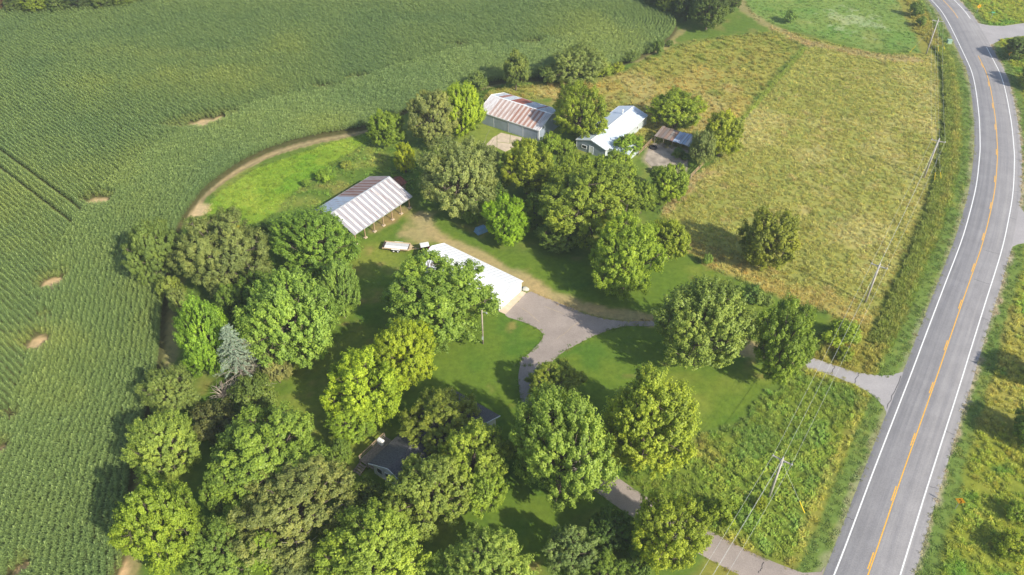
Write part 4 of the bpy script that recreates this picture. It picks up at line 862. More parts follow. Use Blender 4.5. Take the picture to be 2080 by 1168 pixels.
tint = mixw((156, 160, 84), edge * .4)
rot = np.c_[rg.normal(0, .05, n), rg.normal(0, .05, n), CA + (rg.random(n) < .5) * math.pi + rg.normal(0, .04, n)]
scatter('corn_crop', np.c_[CP, np.zeros(n)], rot, np.c_[np.ones(n) * 1.05, np.ones(n), hs_], tint * 1.05, [corn_row('corn_plants', 100 + q) for q in range(6)], 'dense green corn in rows covering the whole left field', 'corn', 1)

# grasses
def area_points(poly_or_box, dens, seed):
    r = np.random.default_rng(seed); P = np.asarray(poly_or_box)[:, :2]; lo, hi = P.min(0), P.max(0); n = int((hi - lo).prod() * dens)
    q = lo + r.random((n, 2)) * (hi - lo); return q[poly_sd(q[:, 0], q[:, 1], P) > -.4]
def near_road(q):
    d = np.full(len(q), 1e9); s = np.zeros(len(q))
    for i_ in range(0, len(ROAD), 3):
        dd = np.hypot(q[:, 0] - ROAD[i_, 0], q[:, 1] - ROAD[i_, 1]); ss = (q[:, 0] - ROAD[i_, 0]) * RN[i_, 0] + (q[:, 1] - ROAD[i_, 1]) * RN[i_, 1]; s = np.where(dd < d, ss, s); d = np.minimum(d, dd)
    return s, d
PAVED = [np.array([v_.co[:2] for v_ in o.data.vertices])[:len(o.data.vertices) // 2] for o in (ud, pad, sr, ap, fl)]
def off_pavement(q, m=0.3):
    ok = np.ones(len(q), bool)
    for P in PAVED: ok &= poly_sd(q[:, 0], q[:, 1], P) < -m
    ok &= line_d(q[:, 0], q[:, 1], low_c[::4]) > 2.2 + m
    for P, hw2, hl in ((gar, GW / 2, GL / 2), (pb, BW / 2, BL / 2), (ms, MW / 2, ML / 2), (bl, LW / 2, LL / 2), (hs, 4, 9)):
        dx, dy = q[:, 0] - P.location.x, q[:, 1] - P.location.y; a = P.rotation_euler[2]; ok &= ~((np.abs(dx * math.cos(a) + dy * math.sin(a)) < hl + .3) & (np.abs(-dx * math.sin(a) + dy * math.cos(a)) < hw2 + .3))
    return ok
def grass(name, q, protos, s0, s1, label, cat, seed, bright=1.0, jit=.13, hz=None):
    r = np.random.default_rng(seed); n = len(q); c = zone_color(q[:, 0], q[:, 1]) * bright * (1 + r.normal(0, jit, n))[:, None].clip(.55, 1.6); c[:, 0] *= (1 + r.normal(0, .06, n)); c = np.minimum(c, np.array([.66, .64, .36]) * (1 + r.normal(0, .1, n))[:, None]); s = r.uniform(s0, s1, n)
    zs = s if hz is None else s * hz(q)
    return scatter(name, np.c_[q, np.zeros(n)], np.c_[r.normal(0, .12, n), r.normal(0, .12, n), r.uniform(0, 6.28, n)], np.c_[s, s, zs], c, protos, label, cat, seed)
T_pasture = [tuft('pasture_tuft', 46, .42, .25, .55, .08, 1.25, 200 + q, M['weed'], .9) for q in range(4)]
T_tall = [tuft('tall_tuft', 60, .5, .55, 1.0, .08, .95, 220 + q, M['weed'], .7) for q in range(4)]
T_short = [tuft('short_tuft', 40, .45, .12, .3, .07, 1.2, 240 + q, M['weed'], .8) for q in range(3)]
def weed_mesh(seed):
    r = random.Random(seed); sp_ = []
    for k in range(9):
        a = r.uniform(0, 6.28); d = .5 * math.sqrt(r.random()); x, y = d * math.cos(a), d * math.sin(a); H = r.uniform(.35, .85)
        for q in range(13): sp_.append((x, y, H * (.25 + .75 * q / 12), r.uniform(0, 6.28), r.uniform(.13, .25), r.uniform(.07, .12), r.uniform(-.1, .6), r.uniform(.2, .6), r.random()))
    return blades_mesh('broad_weed', sp_, M['weed'], seed)
T_weed = [weed_mesh(260 + q) for q in range(4)]
q = area_points(Z['pasture'], 2.0, 1)
grass('pasture_grass', q, T_pasture, .6, 1.25, 'dry tan clumped pasture grass between the farmyard and highway', 'grass', 1, 1.55)
q = area_points(Z['gold'], 1.25, 2); q = q[off_pavement(q)]
grass('meadow_grass', q, T_pasture + T_tall[:1], .55, 1.15, 'golden uncut meadow grass behind the farm buildings', 'grass', 2, 1.45)
q = area_points(Z['green'], .8, 3); grass('green_meadow', q, T_short, .7, 1.3, 'short green meadow grass at the top beside the highway', 'grass', 3, 1.3)
q = area_points(Z['bright'], 2.2, 4); grass('clover_patch', q, T_short, .7, 1.3, 'bright lime green crop patch inside the dirt track', 'grass', 4, 1.3)
bb = np.array([[25, 40], [190, 40], [190, 275], [25, 275]]); q = area_points(bb, 2.0, 5); s_, d_ = near_road(q)
strip_end = at(1768, 668)[1]
RL = np.array([[*(ROAD[k2, :2] + RN[k2] * 8.7), 0] for k2 in range(sp(1905, 755), sp(1984, 108), 3)])
TALL = np.vstack([ats(tall_left), RL])
qt = area_points(TALL, 3.6, 15); qt = qt[off_pavement(qt)]
grass('verge_grass', qt, T_tall, .95, 1.45, 'tall uncut olive grass strip between pasture and mown verge', 'grass', 5, 1.75)
up_v = area_points(ats([(1832, -34), (1862, 66), (1902, 104), (1962, 104), (1930, 40), (1893, -8), (1868, -34)]), 2.2, 18); s_u, d_u = near_road(up_v); up_v = up_v[s_u > 7.6]
grass('upper_verge_grass', up_v, T_tall + T_weed[:1], .5, 1.1, 'uncut weedy verge around the far power pole', 'grass', 18, 1.7)
mown = q[(np.abs(s_) > 5.2) & (np.abs(s_) < 8.2) & off_pavement(q)]
mown = mown[(mown[:, 1] > 45)]; grass('mown_verge', mown, T_short, .7, 1.2, 'mown bright green verge on both sides of the highway', 'grass', 6, 1.35)
right = q[(s_ < -8.4) & (s_ > -60) & off_pavement(q) & (q[:, 0] < .72 * q[:, 1] + 30)]
rnz = fbm(right[:, 0], right[:, 1], 12, 71)
grass('roadside_meadow', right[rnz < .12], T_tall + T_pasture, .5, .95, 'yellow green uncut meadow right of the highway', 'grass', 7, 2.0)
grass('roadside_weeds', right[rnz >= .12], T_weed + T_tall[:2], .5, .9, 'leafy green weeds in patches right of the highway', 'weeds', 8, 2.2)
q = area_points(Z['weedlot'], 2.6, 9); q = q[off_pavement(q)]; s_, d_ = near_road(q); q = q[s_ > 8.3]; wz = fbm(q[:, 0], q[:, 1], 8, 81)
grass('lot_weeds', q[wz > .02], T_weed + T_tall[:2], .5, .95, 'tall leafy weeds filling the lot between the two driveways', 'weeds', 9, 2.3); grass('lot_grass', q[wz <= .02], T_tall, .5, .9, 'long matted grass in the lot between the two driveways', 'grass', 10, 2.0)
rough = ats([(560, 445), (610, 385), (690, 330), (752, 290), (770, 275), (850, 300), (850, 400), (790, 350), (750, 355), (640, 425)]); q = area_points(rough, 1.3, 11); q = q[off_pavement(q)]
grass('rough_grass', q, T_tall[:2] + T_weed[:2] + T_pasture[:2], .35, .75, 'rough weedy grass between the lime patch and the open barn', 'grass', 11, 2.1)
rough2 = ats([(1660, 690), (1700, 660), (1770, 675), (1835, 700), (1840, 752), (1790, 758), (1745, 750), (1696, 736), (1650, 722)]); q = area_points(rough2, 1.8, 12); q = q[off_pavement(q)]; s_, d_ = near_road(q); q = q[s_ > 8.2]
grass('corner_grass', q, T_tall + T_weed[:2], .7, 1.15, 'tall grass and weeds at the corner above the upper driveway', 'grass', 12, 1.75)
rough3 = ats([(830, 215), (1000, 180), (985, 205), (975, 260), (900, 300), (850, 330), (1000, 400), (1080, 330), (1320, 300), (1330, 440), (1400, 370), (1290, 300), (1180, 300), (1110, 330), (1000, 345), (900, 330)]); q = area_points(rough3, .8, 13); q = q[off_pavement(q) & (poly_sd(q[:, 0], q[:, 1], Z['yard']) < -.5)]
grass('yard_weeds', q, T_tall[:2] + T_weed[:2], .5, 1.0, 'weeds and long grass growing between the old farm buildings', 'weeds', 13, 1.4)
ln_ = resample(ats(strip_px), .35); r_ = np.random.default_rng(5); q = ln_[:, :2] + r_.normal(0, .2, (len(ln_), 2)); grass('fence_row_grass', q, T_tall, .35, .6, 'narrow line of tall green grass between golden meadow and pasture', 'grass', 14, 1.5)

r_ = np.random.default_rng(21); eg = []
for P_ in PAVED[:2]:
    Pc = np.vstack([P_, P_[:1]]); eg.append(resample(Pc, .45))
for sgn in (-1, 1):
    nL, _t = normals2(low_c); eg.append(low_c[::1, :2] + nL * 2.1 * sgn)
eg = np.vstack(eg); eg = eg[r_.random(len(eg)) < .8]
eg = eg + r_.normal(0, .2, eg.shape); s_, d_ = near_road(eg); eg = eg[d_ > 5.8]
gpx = at(1040, 612)[:2]; eg = eg[np.hypot(eg[:, 0] - gpx[0], eg[:, 1] - gpx[1]) > 4.5]
grass('drive_edge_grass', eg, T_short, .5, 1.0, 'grass fringe creeping over the driveway edges', 'grass', 16, 1.35)
rs_ = [ROAD[:, :2] + RN * (HW + 1.25), ROAD[:, :2] - RN * (HW + 1.9)]; q = np.vstack(rs_ * 2); q = q + r_.normal(0, .28, q.shape); q = q[off_pavement(q) & (r_.random(len(q)) < .6)]
grass('shoulder_grass', q, T_short, .4, .8, 'sparse grass tufts breaking up the highway shoulders', 'grass', 17, 1.35)

# ------------------------------------------------------------------ trees
def crown_mesh(name, seed, r=8.0, zr=7.5, clear=.3, ncl=300, nlf=130, leaf=.33, elong=1.3, lobes=15, lr=(.30, .44), crs=.10, aspect=.6, mat='leaf', upb=.35, low=-.72, taper=0.0, fill=.25):
    """a crown of big lobes, each carrying clumps, each clump a spray of leaves; dark gaps stay between the lobes"""
    g = np.random.default_rng(seed); k = np.arange(lobes); ph = k * 2.39996 + g.uniform(0, 6); z = 1 - (k + .5) / lobes * (1 - low)
    LD = np.c_[np.sqrt(np.maximum(0, 1 - z * z)) * np.cos(ph), np.sqrt(np.maximum(0, 1 - z * z)) * np.sin(ph), z] + g.normal(0, .16, (lobes, 3)); LD /= np.linalg.norm(LD, axis=1)[:, None]
    LR = g.uniform(lr[0], lr[1], lobes); LC = LD * (1.0 - LR * .92)[:, None] * g.uniform(.72, 1.08, lobes)[:, None]
    LC[:, :2] *= (1 - taper * np.clip(LC[:, 2:3] + .3, 0, 1)); LC[:, 2] = np.where(LC[:, 2] < 0, LC[:, 2] * .92, LC[:, 2])
    LC = np.vstack([LC, [[0, 0, -.05]]]); LR = np.r_[LR, .55]; LD = np.vstack([LD, [[0, 0, 1]]]); LH = g.normal(0, .15, lobes + 1)
    w = LR ** 2; w /= w.sum(); CE, CL, CD = [], [], []
    for q in range(lobes + 1):
        m = int(ncl * 2.0 * w[q]); d = g.normal(size=(m, 3)); d /= np.linalg.norm(d, axis=1)[:, None]; d = d + LD[q] * .35; d /= np.linalg.norm(d, axis=1)[:, None]
        p = LC[q] + d * (LR[q] * np.where(g.random(m) < .1, g.uniform(1.08, 1.3, m), g.uniform(.70, 1.08, m)) * (1 - crs / LR[q] * .5))[:, None]
        dist = np.linalg.norm((p[:, None] - LC[None]) / LR[None, :, None], axis=2); dist[:, q] = 9; ok = (dist.min(1) > .70) | (g.random(m) < fill * .35)
        CE.append(p[ok]); CL.append(np.full(ok.sum(), q)); CD.append(d[ok])
    cen = np.vstack(CE) * np.array([r, r, zr]); cl = np.concatenate(CL); D = np.vstack(CD); m = len(cen); D = D * .7 + LD[cl] * .5; D /= np.linalg.norm(D, axis=1)[:, None]
    cr = r * crs * g.uniform(.65, 1.35, m); ax = D + np.array([0, 0, upb]) + g.normal(0, .2, (m, 3)); ax /= np.linalg.norm(ax, axis=1)[:, None]
    nl = np.maximum(14, nlf * (cr / (r * crs)) ** 2).astype(int); ci = np.repeat(np.arange(m), nl); n = len(ci)
    d = g.normal(size=(n, 3)); d /= np.linalg.norm(d, axis=1)[:, None]; u = g.random(n) ** .45
    off = d * (u * cr[ci])[:, None]; al = np.sum(off * ax[ci], 1)[:, None] * ax[ci]; off = off + al * (elong - 1)
    pos = cen[ci] + off
    nrm = d * .55 + D[ci] * .55 + np.array([0, 0, .35]) + g.normal(0, .42, (n, 3)); nrm /= np.linalg.norm(nrm, axis=1)[:, None]
    t = np.cross(nrm, g.normal(size=(n, 3))); t /= np.linalg.norm(t, axis=1)[:, None] + 1e-9; b = np.cross(nrm, t)
    sz = leaf * g.uniform(.6, 1.4, n); tl = t * (sz * .5)[:, None]; bw = b * (sz * .5 * aspect)[:, None]; fold = nrm * (sz * .08)[:, None]
    zc = clear + zr * .93; pos[:, 2] = np.maximum(pos[:, 2] + zc, .12 + .5 * g.random(n))
    V = np.stack([pos - tl, pos - bw + fold, pos + tl, pos + bw + fold], 1).reshape(-1, 3); F = np.arange(4 * n).reshape(n, 4)
    me = np_mesh(name, V, F, M[mat]); a = me.attributes.new('rnd', 'FLOAT', 'FACE')
    rn = np.clip(.5 + g.normal(0, .15, n) + g.normal(0, .10, m)[ci] + LH[cl][ci], 0, 1).astype(np.float32)
    a.data.foreach_set('value', rn if len(me.polygons) == n else np.full(len(me.polygons), .5, np.float32))
    T = MB(); tr_ = max(.08, r * .045)
    T.tube([(0, 0, 0), (0.02 * r, 0, zc * .35), (0, .03 * r, zc * .8), (0, 0, zc * 1.3)], [tr_ * 1.25, tr_, tr_ * .7, tr_ * .3], 8)
    for q in range(lobes):
        c_ = LC[q] * np.array([r, r, zr]) + np.array([0, 0, zc]); z0 = min(zc * g.uniform(.25, .8), max(.3, c_[2])); s0 = np.array([0, 0, z0]); mid = s0 * .5 + c_ * .5 + np.array([0, 0, r * .06]); T.tube([s0, mid, c_], [tr_ * .5, tr_ * .34, tr_ * .16], 5, False)
        for e_ in np.where(cl == q)[0][:4]: T.tube([c_, cen[e_] + np.array([0, 0, zc])], [tr_ * .16, tr_ * .05], 4, False)
    tm = T.mesh(name + '_trunk'); tm.materials.append(M['bark']); return me, tm, r, zr, zc
KIND = {}
KIND['maple'] = [crown_mesh('maple_crown', 10 + q, ncl=720, nlf=52, leaf=.31, elong=2.7, lobes=38, lr=(.20, .31), crs=.046, upb=.9, taper=.25) for q in range(4)]      # upright sprays
KIND['round'] = [crown_mesh('round_crown', 30 + q, ncl=600, nlf=60, leaf=.31, elong=1.9, lobes=32, lr=(.21, .34), crs=.053, upb=.45) for q in range(4)]     # rounded lobes
KIND['oak'] = [crown_mesh('oak_crown', 50 + q, ncl=640, nlf=58, leaf=.29, elong=1.5, lobes=38, lr=(.17, .30), crs=.05, upb=.3) for q in range(2)]
KIND['mid'] = [crown_mesh('mid_crown', 70 + q, r=5, zr=4.8, ncl=380, nlf=50, leaf=.29, elong=1.9, lobes=24, lr=(.22, .38), crs=.068, upb=.4) for q in range(4)]
KIND['willow'] = [crown_mesh('willow_crown', 90 + q, r=7, zr=6, ncl=560, nlf=58, leaf=.38, elong=2.3, lobes=32, lr=(.18, .34), crs=.052, aspect=.3, upb=.3) for q in range(2)]
KIND['pine'] = [crown_mesh('pine_crown', 110 + q, r=7, zr=6.2, ncl=560, nlf=66, leaf=.40, elong=1.8, lobes=32, lr=(.18, .31), crs=.05, aspect=.2, mat='needle', upb=.6) for q in range(2)]
KIND['shrub'] = [crown_mesh('shrub_crown', 130 + q, r=2.4, zr=1.9, clear=.0, ncl=110, nlf=40, leaf=.23, elong=1.7, lobes=10, lr=(.28, .48), crs=.12, low=-.5) for q in range(3)]
cnt = {}
def tree(cx, cy, hw, hh, kind, rgb, label, name=None, cat='tree', group=None, clear=None, k=1.18):
    v_ = KIND[kind]; me, tm, r0, z0, c0_ = v_[cnt.get(kind, 0) % len(v_)]; cnt[kind] = cnt.get(kind, 0) + 1
    r, zr = 4.0, 4.0
    for _ in range(6):
        zc = c0_ * zr / z0; P = at(cx, cy, zc); pm = ppm(P); r = hw * 1.06 / pm; th = math.atan2(CAM_H - zc, math.hypot(P[0], P[1]))
        q = (hh * 1.06 / pm) ** 2 - (r * math.sin(th)) ** 2; zr = math.sqrt(max(q, 0)) / math.cos(th); zr = min(max(zr, .72 * r), 1.5 * r)
    nm = name or {'maple': 'maple_tree', 'round': 'shade_tree', 'oak': 'oak_tree', 'mid': 'small_tree', 'willow': 'willow_tree', 'pine': 'pine_tree', 'shrub': 'shrub'}[kind]
    if kind == 'shrub' and cat == 'tree': cat = 'shrub'
    e = empty(nm, (P[0], P[1], 0), random.Random(int(cx * 7 + cy * 13)).uniform(0, 6.28)); fx = random.Random(int(cx + cy * 3)).uniform(.88, 1.13); e.scale = (r / r0 * fx, r / r0 / fx, zr / z0); tag(e, label, cat, group)
    o = link('crown', me, e); rgb = tuple(a_ * .78 + b_ * .22 for a_, b_ in zip(rgb, (136, 158, 62))); c_ = srgb(*rgb, k); o.color = (c_[0] * .99 + .006, c_[1] * .99, c_[2] * .8 + .002, 1); link('trunk', tm, e)
    return e
LIME, BRI, MAP, MID, OLI, DRK, GRY, YEL = (172, 182, 62), (132, 172, 62), (134, 160, 82), (118, 150, 66), (124, 134, 80), (92, 118, 62), (142, 154, 108), (158, 168, 62)
# -- windbreak beside the corn
tree(312, 512, 52, 66, 'pine', (104, 126, 66), 'dark pine at the corn edge, left of the broad pine')
tree(452, 514, 92, 84, 'pine', (118, 130, 80), 'broad dark olive pine between the corn and the lime patch')
tree(345, 588, 28, 30, 'shrub', (134, 148, 74), 'small olive bush below the dark pine at the corn edge')
tree(366, 614, 24, 34, 'mid', (138, 150, 92), 'slim pale green tree in the gap below the two pines')
tree(636, 492, 90, 76, 'maple', (124, 158, 66), 'fresh green maple overlapping the near end of the open barn')
tree(588, 648, 104, 102, 'maple', (142, 172, 82), 'largest pale green maple in the row between pines and lawn')
tree(690, 590, 48, 68, 'maple', (134, 164, 84), 'pale green maple at the right shoulder of the largest maple')
tree(418, 690, 63, 105, 'maple', (136, 174, 60), 'bright green tall maple just left of the silvery spruce')
tree(345, 795, 54, 54, 'willow', (128, 146, 86), 'grey green bushy tree at the corn edge below the bright tall maple')
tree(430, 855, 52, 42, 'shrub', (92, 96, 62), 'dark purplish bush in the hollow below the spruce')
tree(515, 800, 48, 42, 'shrub', (104, 124, 66), 'dense green bush at the foot of the spruce')
tree(560, 745, 30, 40, 'willow', (160, 158, 116), 'dry pale bush leaning on the spruce')
tree(331, 908, 73, 76, 'maple', (152, 172, 84), 'pale yellow green maple alone at the corn edge, lower left')
tree(326, 1070, 82, 102, 'round', (140, 162, 56), 'yellow green tree at the corn edge in the bottom left')
tree(545, 935, 120, 78, 'round', (128, 154, 68), 'wide green tree behind the olive oak, bottom left')
tree(452, 1000, 42, 62, 'round', (124, 152, 66), 'green tree at the left side of the olive oak')
tree(596, 1032, 116, 86, 'oak', (132, 138, 88), 'big olive grey oak in the bottom left group')
tree(440, 1118, 86, 66, 'maple', (126, 152, 76), 'green maple at the bottom edge left of the dead branches')
tree(532, 1122, 40, 46, 'maple', (136, 164, 60), 'small bright green maple at the bottom edge beside dead branches')
tree(588, 1158, 40, 34, 'mid', (118, 128, 92), 'small grey green tree at the bottom edge under the oak')
tree(755, 1122, 112, 88, 'maple', (154, 174, 72), 'yellow green spiky maple at the bottom edge below the house')
tree(985, 1168, 104, 70, 'maple', (152, 172, 88), 'pale green maple cut by the bottom edge below the lawn')
tree(1158, 1120, 54, 58, 'oak', (122, 142, 94), 'grey green tree at the bottom edge left of the driveway')
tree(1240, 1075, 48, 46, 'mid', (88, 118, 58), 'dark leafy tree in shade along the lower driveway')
tree(1225, 1165, 50, 46, 'mid', (104, 130, 58), 'dark green tree at the bottom edge between grey tree and driveway tree')
tree(1362, 1085, 80, 86, 'round', (146, 160, 52), 'yellow green tree overhanging the lower driveway')
tree(528, 598, 42, 46, 'mid', (104, 132, 58), 'dark understory tree between the broad pine and the largest maple')
tree(470, 612, 34, 40, 'mid', (110, 138, 60), 'dark understory tree behind the bright tall maple')
tree(505, 872, 30, 24, 'shrub', (108, 132, 60), 'low green bush at the lawn opening below the spruce')
tree(690, 925, 26, 34, 'mid', (112, 138, 62), 'small dark tree at the foot of the deck steps')
tree(742, 1000, 34, 26, 'shrub', (112, 128, 60), 'dark bush under the house end window')
tree(1300, 1140, 34, 34, 'mid', (100, 128, 58), 'dark tree at the bottom edge below the lower driveway tree')
tree(1378, 311, 14, 7, 'shrub', (100, 128, 60), 'left bush growing inside the collapsing lean-to')
tree(1393, 318, 10, 8, 'shrub', (96, 124, 60), 'right bush growing at the mouth of the collapsing lean-to')
tree(1335, 345, 12, 9, 'shrub', (118, 142, 64), 'bush at the lower left edge of the concrete yard')
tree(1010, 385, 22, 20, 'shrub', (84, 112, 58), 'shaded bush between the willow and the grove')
tree(1090, 425, 26, 34, 'mid', (120, 146, 58), 'narrow tree filling the left side of the central grove')
tree(1305, 400, 30, 36, 'mid', (128, 150, 58), 'tree filling the right side of the central grove')
# -- around the house
tree(896, 862, 78, 66, 'round', (138, 148, 62), 'olive tree covering the upper part of the house roof')
tree(960, 930, 70, 76, 'round', (146, 164, 66), 'green tree over the middle of the house roof')
tree(872, 1004, 82, 84, 'oak', (136, 152, 76), 'greyish green tree before the house, right of the deck')
tree(985, 1000, 45, 50, 'mid', (144, 168, 66), 'small bright green tree in front of the house')
tree(1130, 788, 64, 46, 'round', (130, 144, 58), 'dull olive tree behind the house at the drive bend')
tree(1140, 905, 104, 138, 'maple', (138, 162, 76), 'tall dense maple right of the house beside the lower driveway')
tree(1062, 900, 40, 60, 'maple', (154, 168, 76), 'pale maple squeezed between the house and the tall maple')
tree(1322, 858, 102, 110, 'maple', (158, 172, 62), 'yellow green maple left of the weedy lot')
tree(1430, 660, 97, 106, 'maple', (136, 154, 80), 'largest grey green maple beside the upper driveway')
tree(1592, 698, 67, 102, 'round', (126, 150, 56), 'two toned tall tree at the inner end of the paved upper driveway')
tree(822, 722, 66, 70, 'round', (168, 182, 48), 'lime yellow tree on the lawn below the garage tree')
tree(736, 788, 82, 80, 'round', (160, 182, 50), 'bright lime tree left of the house')
tree(715, 862, 48, 44, 'mid', (136, 164, 54), 'lower lime green tree leaning over the deck')
tree(890, 610, 113, 77, 'round', (132, 160, 70), 'broad green tree spreading over the near side of the garage')
tree(1028, 450, 48, 52, 'round', (146, 182, 42), 'vivid bright green tree beside the blue tarp')
tree(1192, 415, 104, 78, 'round', (138, 154, 58), 'largest round tree in the centre of the farmyard grove')
tree(1165, 352, 42, 44, 'mid', (142, 160, 60), 'left of two trees at the back of the grove below the blue roof')
tree(1248, 346, 48, 42, 'mid', (136, 158, 58), 'right of two trees at the back of the grove below the blue roof')
tree(1070, 342, 53, 58, 'round', (150, 162, 56), 'tree at the upper left of the central grove')
tree(1140, 478, 44, 38, 'mid', (106, 130, 62), 'dark lower tree at the left foot of the central grove')
tree(1272, 522, 80, 80, 'round', (142, 166, 52), 'yellow green round tree at the lower end of the central grove')
tree(1362, 488, 42, 44, 'mid', (146, 160, 52), 'small yellow green tree attached to the right of the grove')
tree(1361, 373, 38, 42, 'mid', (142, 164, 56), 'round green tree below the concrete yard')
tree(1427, 300, 28, 38, 'willow', (140, 152, 104), 'grey green willow right of the collapsing lean-to')
tree(1468, 272, 40, 48, 'mid', (162, 170, 54), 'yellow green tree at the pasture corner by the lean-to')
tree(1375, 222, 50, 42, 'mid', (138, 156, 46), 'dense dark yellow tree above the lean-to')
tree(1277, 294, 29, 24, 'mid', (130, 160, 52), 'small green tree leaning over the blue roofed building')
tree(1180, 230, 56, 60, 'round', (142, 158, 50), 'round yellow green tree between the machine shed and blue roof')
tree(1118, 292, 24, 24, 'shrub', (142, 166, 56), 'bright bush at the right corner of the machine shed')
tree(1070, 291, 13, 10, 'shrub', (160, 164, 54), 'small yellowish bush on the concrete before the machine shed')
tree(1148, 300, 22, 18, 'shrub', (136, 158, 58), 'bush between the machine shed and the blue roofed building')
tree(932, 362, 80, 78, 'willow', (148, 158, 108), 'big silvery grey willow beyond the open barn')
tree(958, 425, 26, 30, 'mid', (124, 154, 66), 'mid green small tree at the foot of the silvery willow')
tree(990, 318, 26, 26, 'willow', (146, 154, 104), 'thin grey top of willow right of the big silvery willow')
tree(880, 240, 50, 60, 'oak', (142, 148, 96), 'olive grey tree left of the lime tree by the machine shed')
tree(938, 222, 48, 58, 'maple', (160, 182, 46), 'lime tree touching the left end of the machine shed')
tree(783, 260, 36, 38, 'mid', (130, 154, 52), 'round green tree at the end of the dirt track')
tree(822, 321, 22, 36, 'mid', (176, 184, 44), 'small slim lime yellow tree beyond the open barn')
tree(1048, 143, 28, 46, 'mid', (116, 132, 72), 'tall dark tree at the corn edge above the machine shed')
tree(968, 166, 23, 22, 'shrub', (108, 128, 72), 'dark bush at the corn edge above the lime tree')
tree(1170, 132, 54, 42, 'willow', (136, 150, 90), 'wide grey green tree at the corn edge behind the farm')
tree(1112, 150, 24, 22, 'shrub', (102, 124, 70), 'dark bush between the two corn edge trees behind the farm')
tree(1228, 143, 19, 15, 'shrub', (144, 162, 56), 'left of two yellow green bushes in the corn fence row')
tree(1255, 138, 15, 12, 'shrub', (158, 166, 54), 'right of two yellow green bushes in the corn fence row')
tree(1285, 116, 16, 13, 'shrub', (112, 132, 76), 'grey green bush in the fence row near the pale dirt')
tree(1337, 96, 13, 15, 'shrub', (98, 124, 66), 'tallest dark bush toward the far end of the corn fence row')
tree(1316, 101, 11, 10, 'shrub', (96, 118, 70), 'low dark bush second from the far end of the fence row')
tree(1360, 88, 8, 8, 'shrub', (104, 128, 70), 'smallest dark bush at the far end of the corn fence row')
tree(1565, 488, 57, 64, 'mid', (136, 142, 54), 'lone round tree standing in the tan pasture')
tree(1605, 34, 14, 13, 'shrub', (116, 148, 84), 'lone sapling in the green meadow at the top')
tree(1862, 18, 14, 16, 'shrub', (104, 130, 66), 'dark roadside bush left of the highway near the top edge')
tree(1872, 44, 10, 12, 'shrub', (112, 136, 66), 'smaller roadside bush just above the far power pole')
tree(1712, 678, 36, 32, 'shrub', (140, 162, 54), 'bright bush under the power lines above the upper driveway')
tree(1716, 720, 20, 16, 'shrub', (144, 158, 60), 'small bush beside the verge of the upper driveway')
tree(1545, 606, 12, 24, 'shrub', (148, 168, 102), 'pale upright sapling behind the largest grey green maple')
tree(1562, 612, 10, 22, 'shrub', (150, 168, 108), 'second pale sapling right beside the first, at the lawn edge')
tree(1530, 596, 24, 16, 'shrub', (96, 128, 70), 'dark low bush along the lawn edge by the pale saplings')
tree(1438, 528, 10, 14, 'shrub', (140, 170, 90), 'tiny pale sapling at the pasture edge left of the lone tree')
tree(1468, 1042, 30, 30, 'shrub', (138, 158, 54), 'bush in the weedy lot nearest the driveway tree')
tree(1510, 1050, 28, 28, 'shrub', (126, 158, 74), 'green bush left of the power pole in the weedy lot')
tree(1545, 1022, 15, 15, 'shrub', (150, 160, 50), 'small yellow bush at the foot of the weedy lot power pole')
tree(656, 358, 14, 14, 'shrub', (134, 166, 60), 'small bush in the weeds at the edge of the lime patch')
tree(672, 352, 12, 15, 'shrub', (124, 160, 62), 'second small bush in the weeds edging the lime patch')
tree(702, 334, 12, 9, 'shrub', (150, 160, 76), 'low yellowish bush near the top of the weedy strip')
tree(622, 372, 10, 9, 'shrub', (128, 160, 66), 'lowest small bush in the weedy strip beside the lime patch')
tree(460, 462, 30, 20, 'shrub', (176, 162, 62), 'golden bush behind the broad pine at the lime patch')
tree(533, 470, 20, 24, 'shrub', (98, 128, 62), 'dark bush between the broad pine and the fresh green maple')
tree(880, 672, 30, 22, 'shrub', (148, 150, 84), 'low olive bush under the garage tree')
# -- woods at the frame edges
for j, (cx, cy, hw, hh, rgb, lb) in enumerate(((4, 4, 20, 18, (150, 112, 86), 'rust coloured tree in the far top left corner'), (34, 8, 26, 18, (106, 130, 74), 'dark tree next to the rusty one in the top left woods'), (72, 4, 32, 24, (146, 168, 52), 'bright green tree in the top left woods'), (118, 5, 28, 20, (104, 130, 72), 'dark tree right of the bright one in the top left woods'), (160, 2, 28, 20, (98, 122, 74), 'dark middle tree of the top left woods'), (205, 0, 28, 18, (108, 134, 70), 'dark green tree toward the right of the top left woods'), (250, -6, 28, 17, (128, 152, 64), 'lighter tree near the end of the top left woods'), (292, -14, 26, 17, (106, 130, 70), 'last tree at the right end of the top left woods'), (30, -26, 44, 22, (100, 124, 70), None), (110, -30, 44, 22, (104, 128, 70), None), (200, -34, 44, 22, (100, 124, 72), None), (290, -42, 40, 22, (110, 132, 72), None))):
    if lb: tree(cx, cy, hw, hh, 'mid', rgb, lb, group='top left woods', k=.75)
for cx, cy, hw, hh, rgb, lb in ((1330, -4, 26, 22, (110, 134, 62), 'leftmost tree of the woods at the top by the corn'), (1362, 6, 26, 26, (126, 150, 60), 'lighter second tree of the woods at the top by the corn'), (1396, 12, 30, 30, (96, 122, 62), 'dark middle tree of the woods at the top by the corn'), (1440, 22, 38, 38, (122, 148, 76), 'front tree with pale clumps in the woods at the top'), (1475, 0, 28, 28, (104, 130, 62), 'rightmost dark tree of the woods at the top')):
    tree(cx, cy, hw, hh, 'round', rgb, lb, group='woods at the top by the corn', k=.75)
tree(2078, 96, 32, 22, 'mid', (100, 122, 60), 'dark tree at the right edge below the side road')
tree(2120, 152, 34, 30, 'mid', (112, 134, 60), 'tree cut by the right edge that shades the highway bend', )
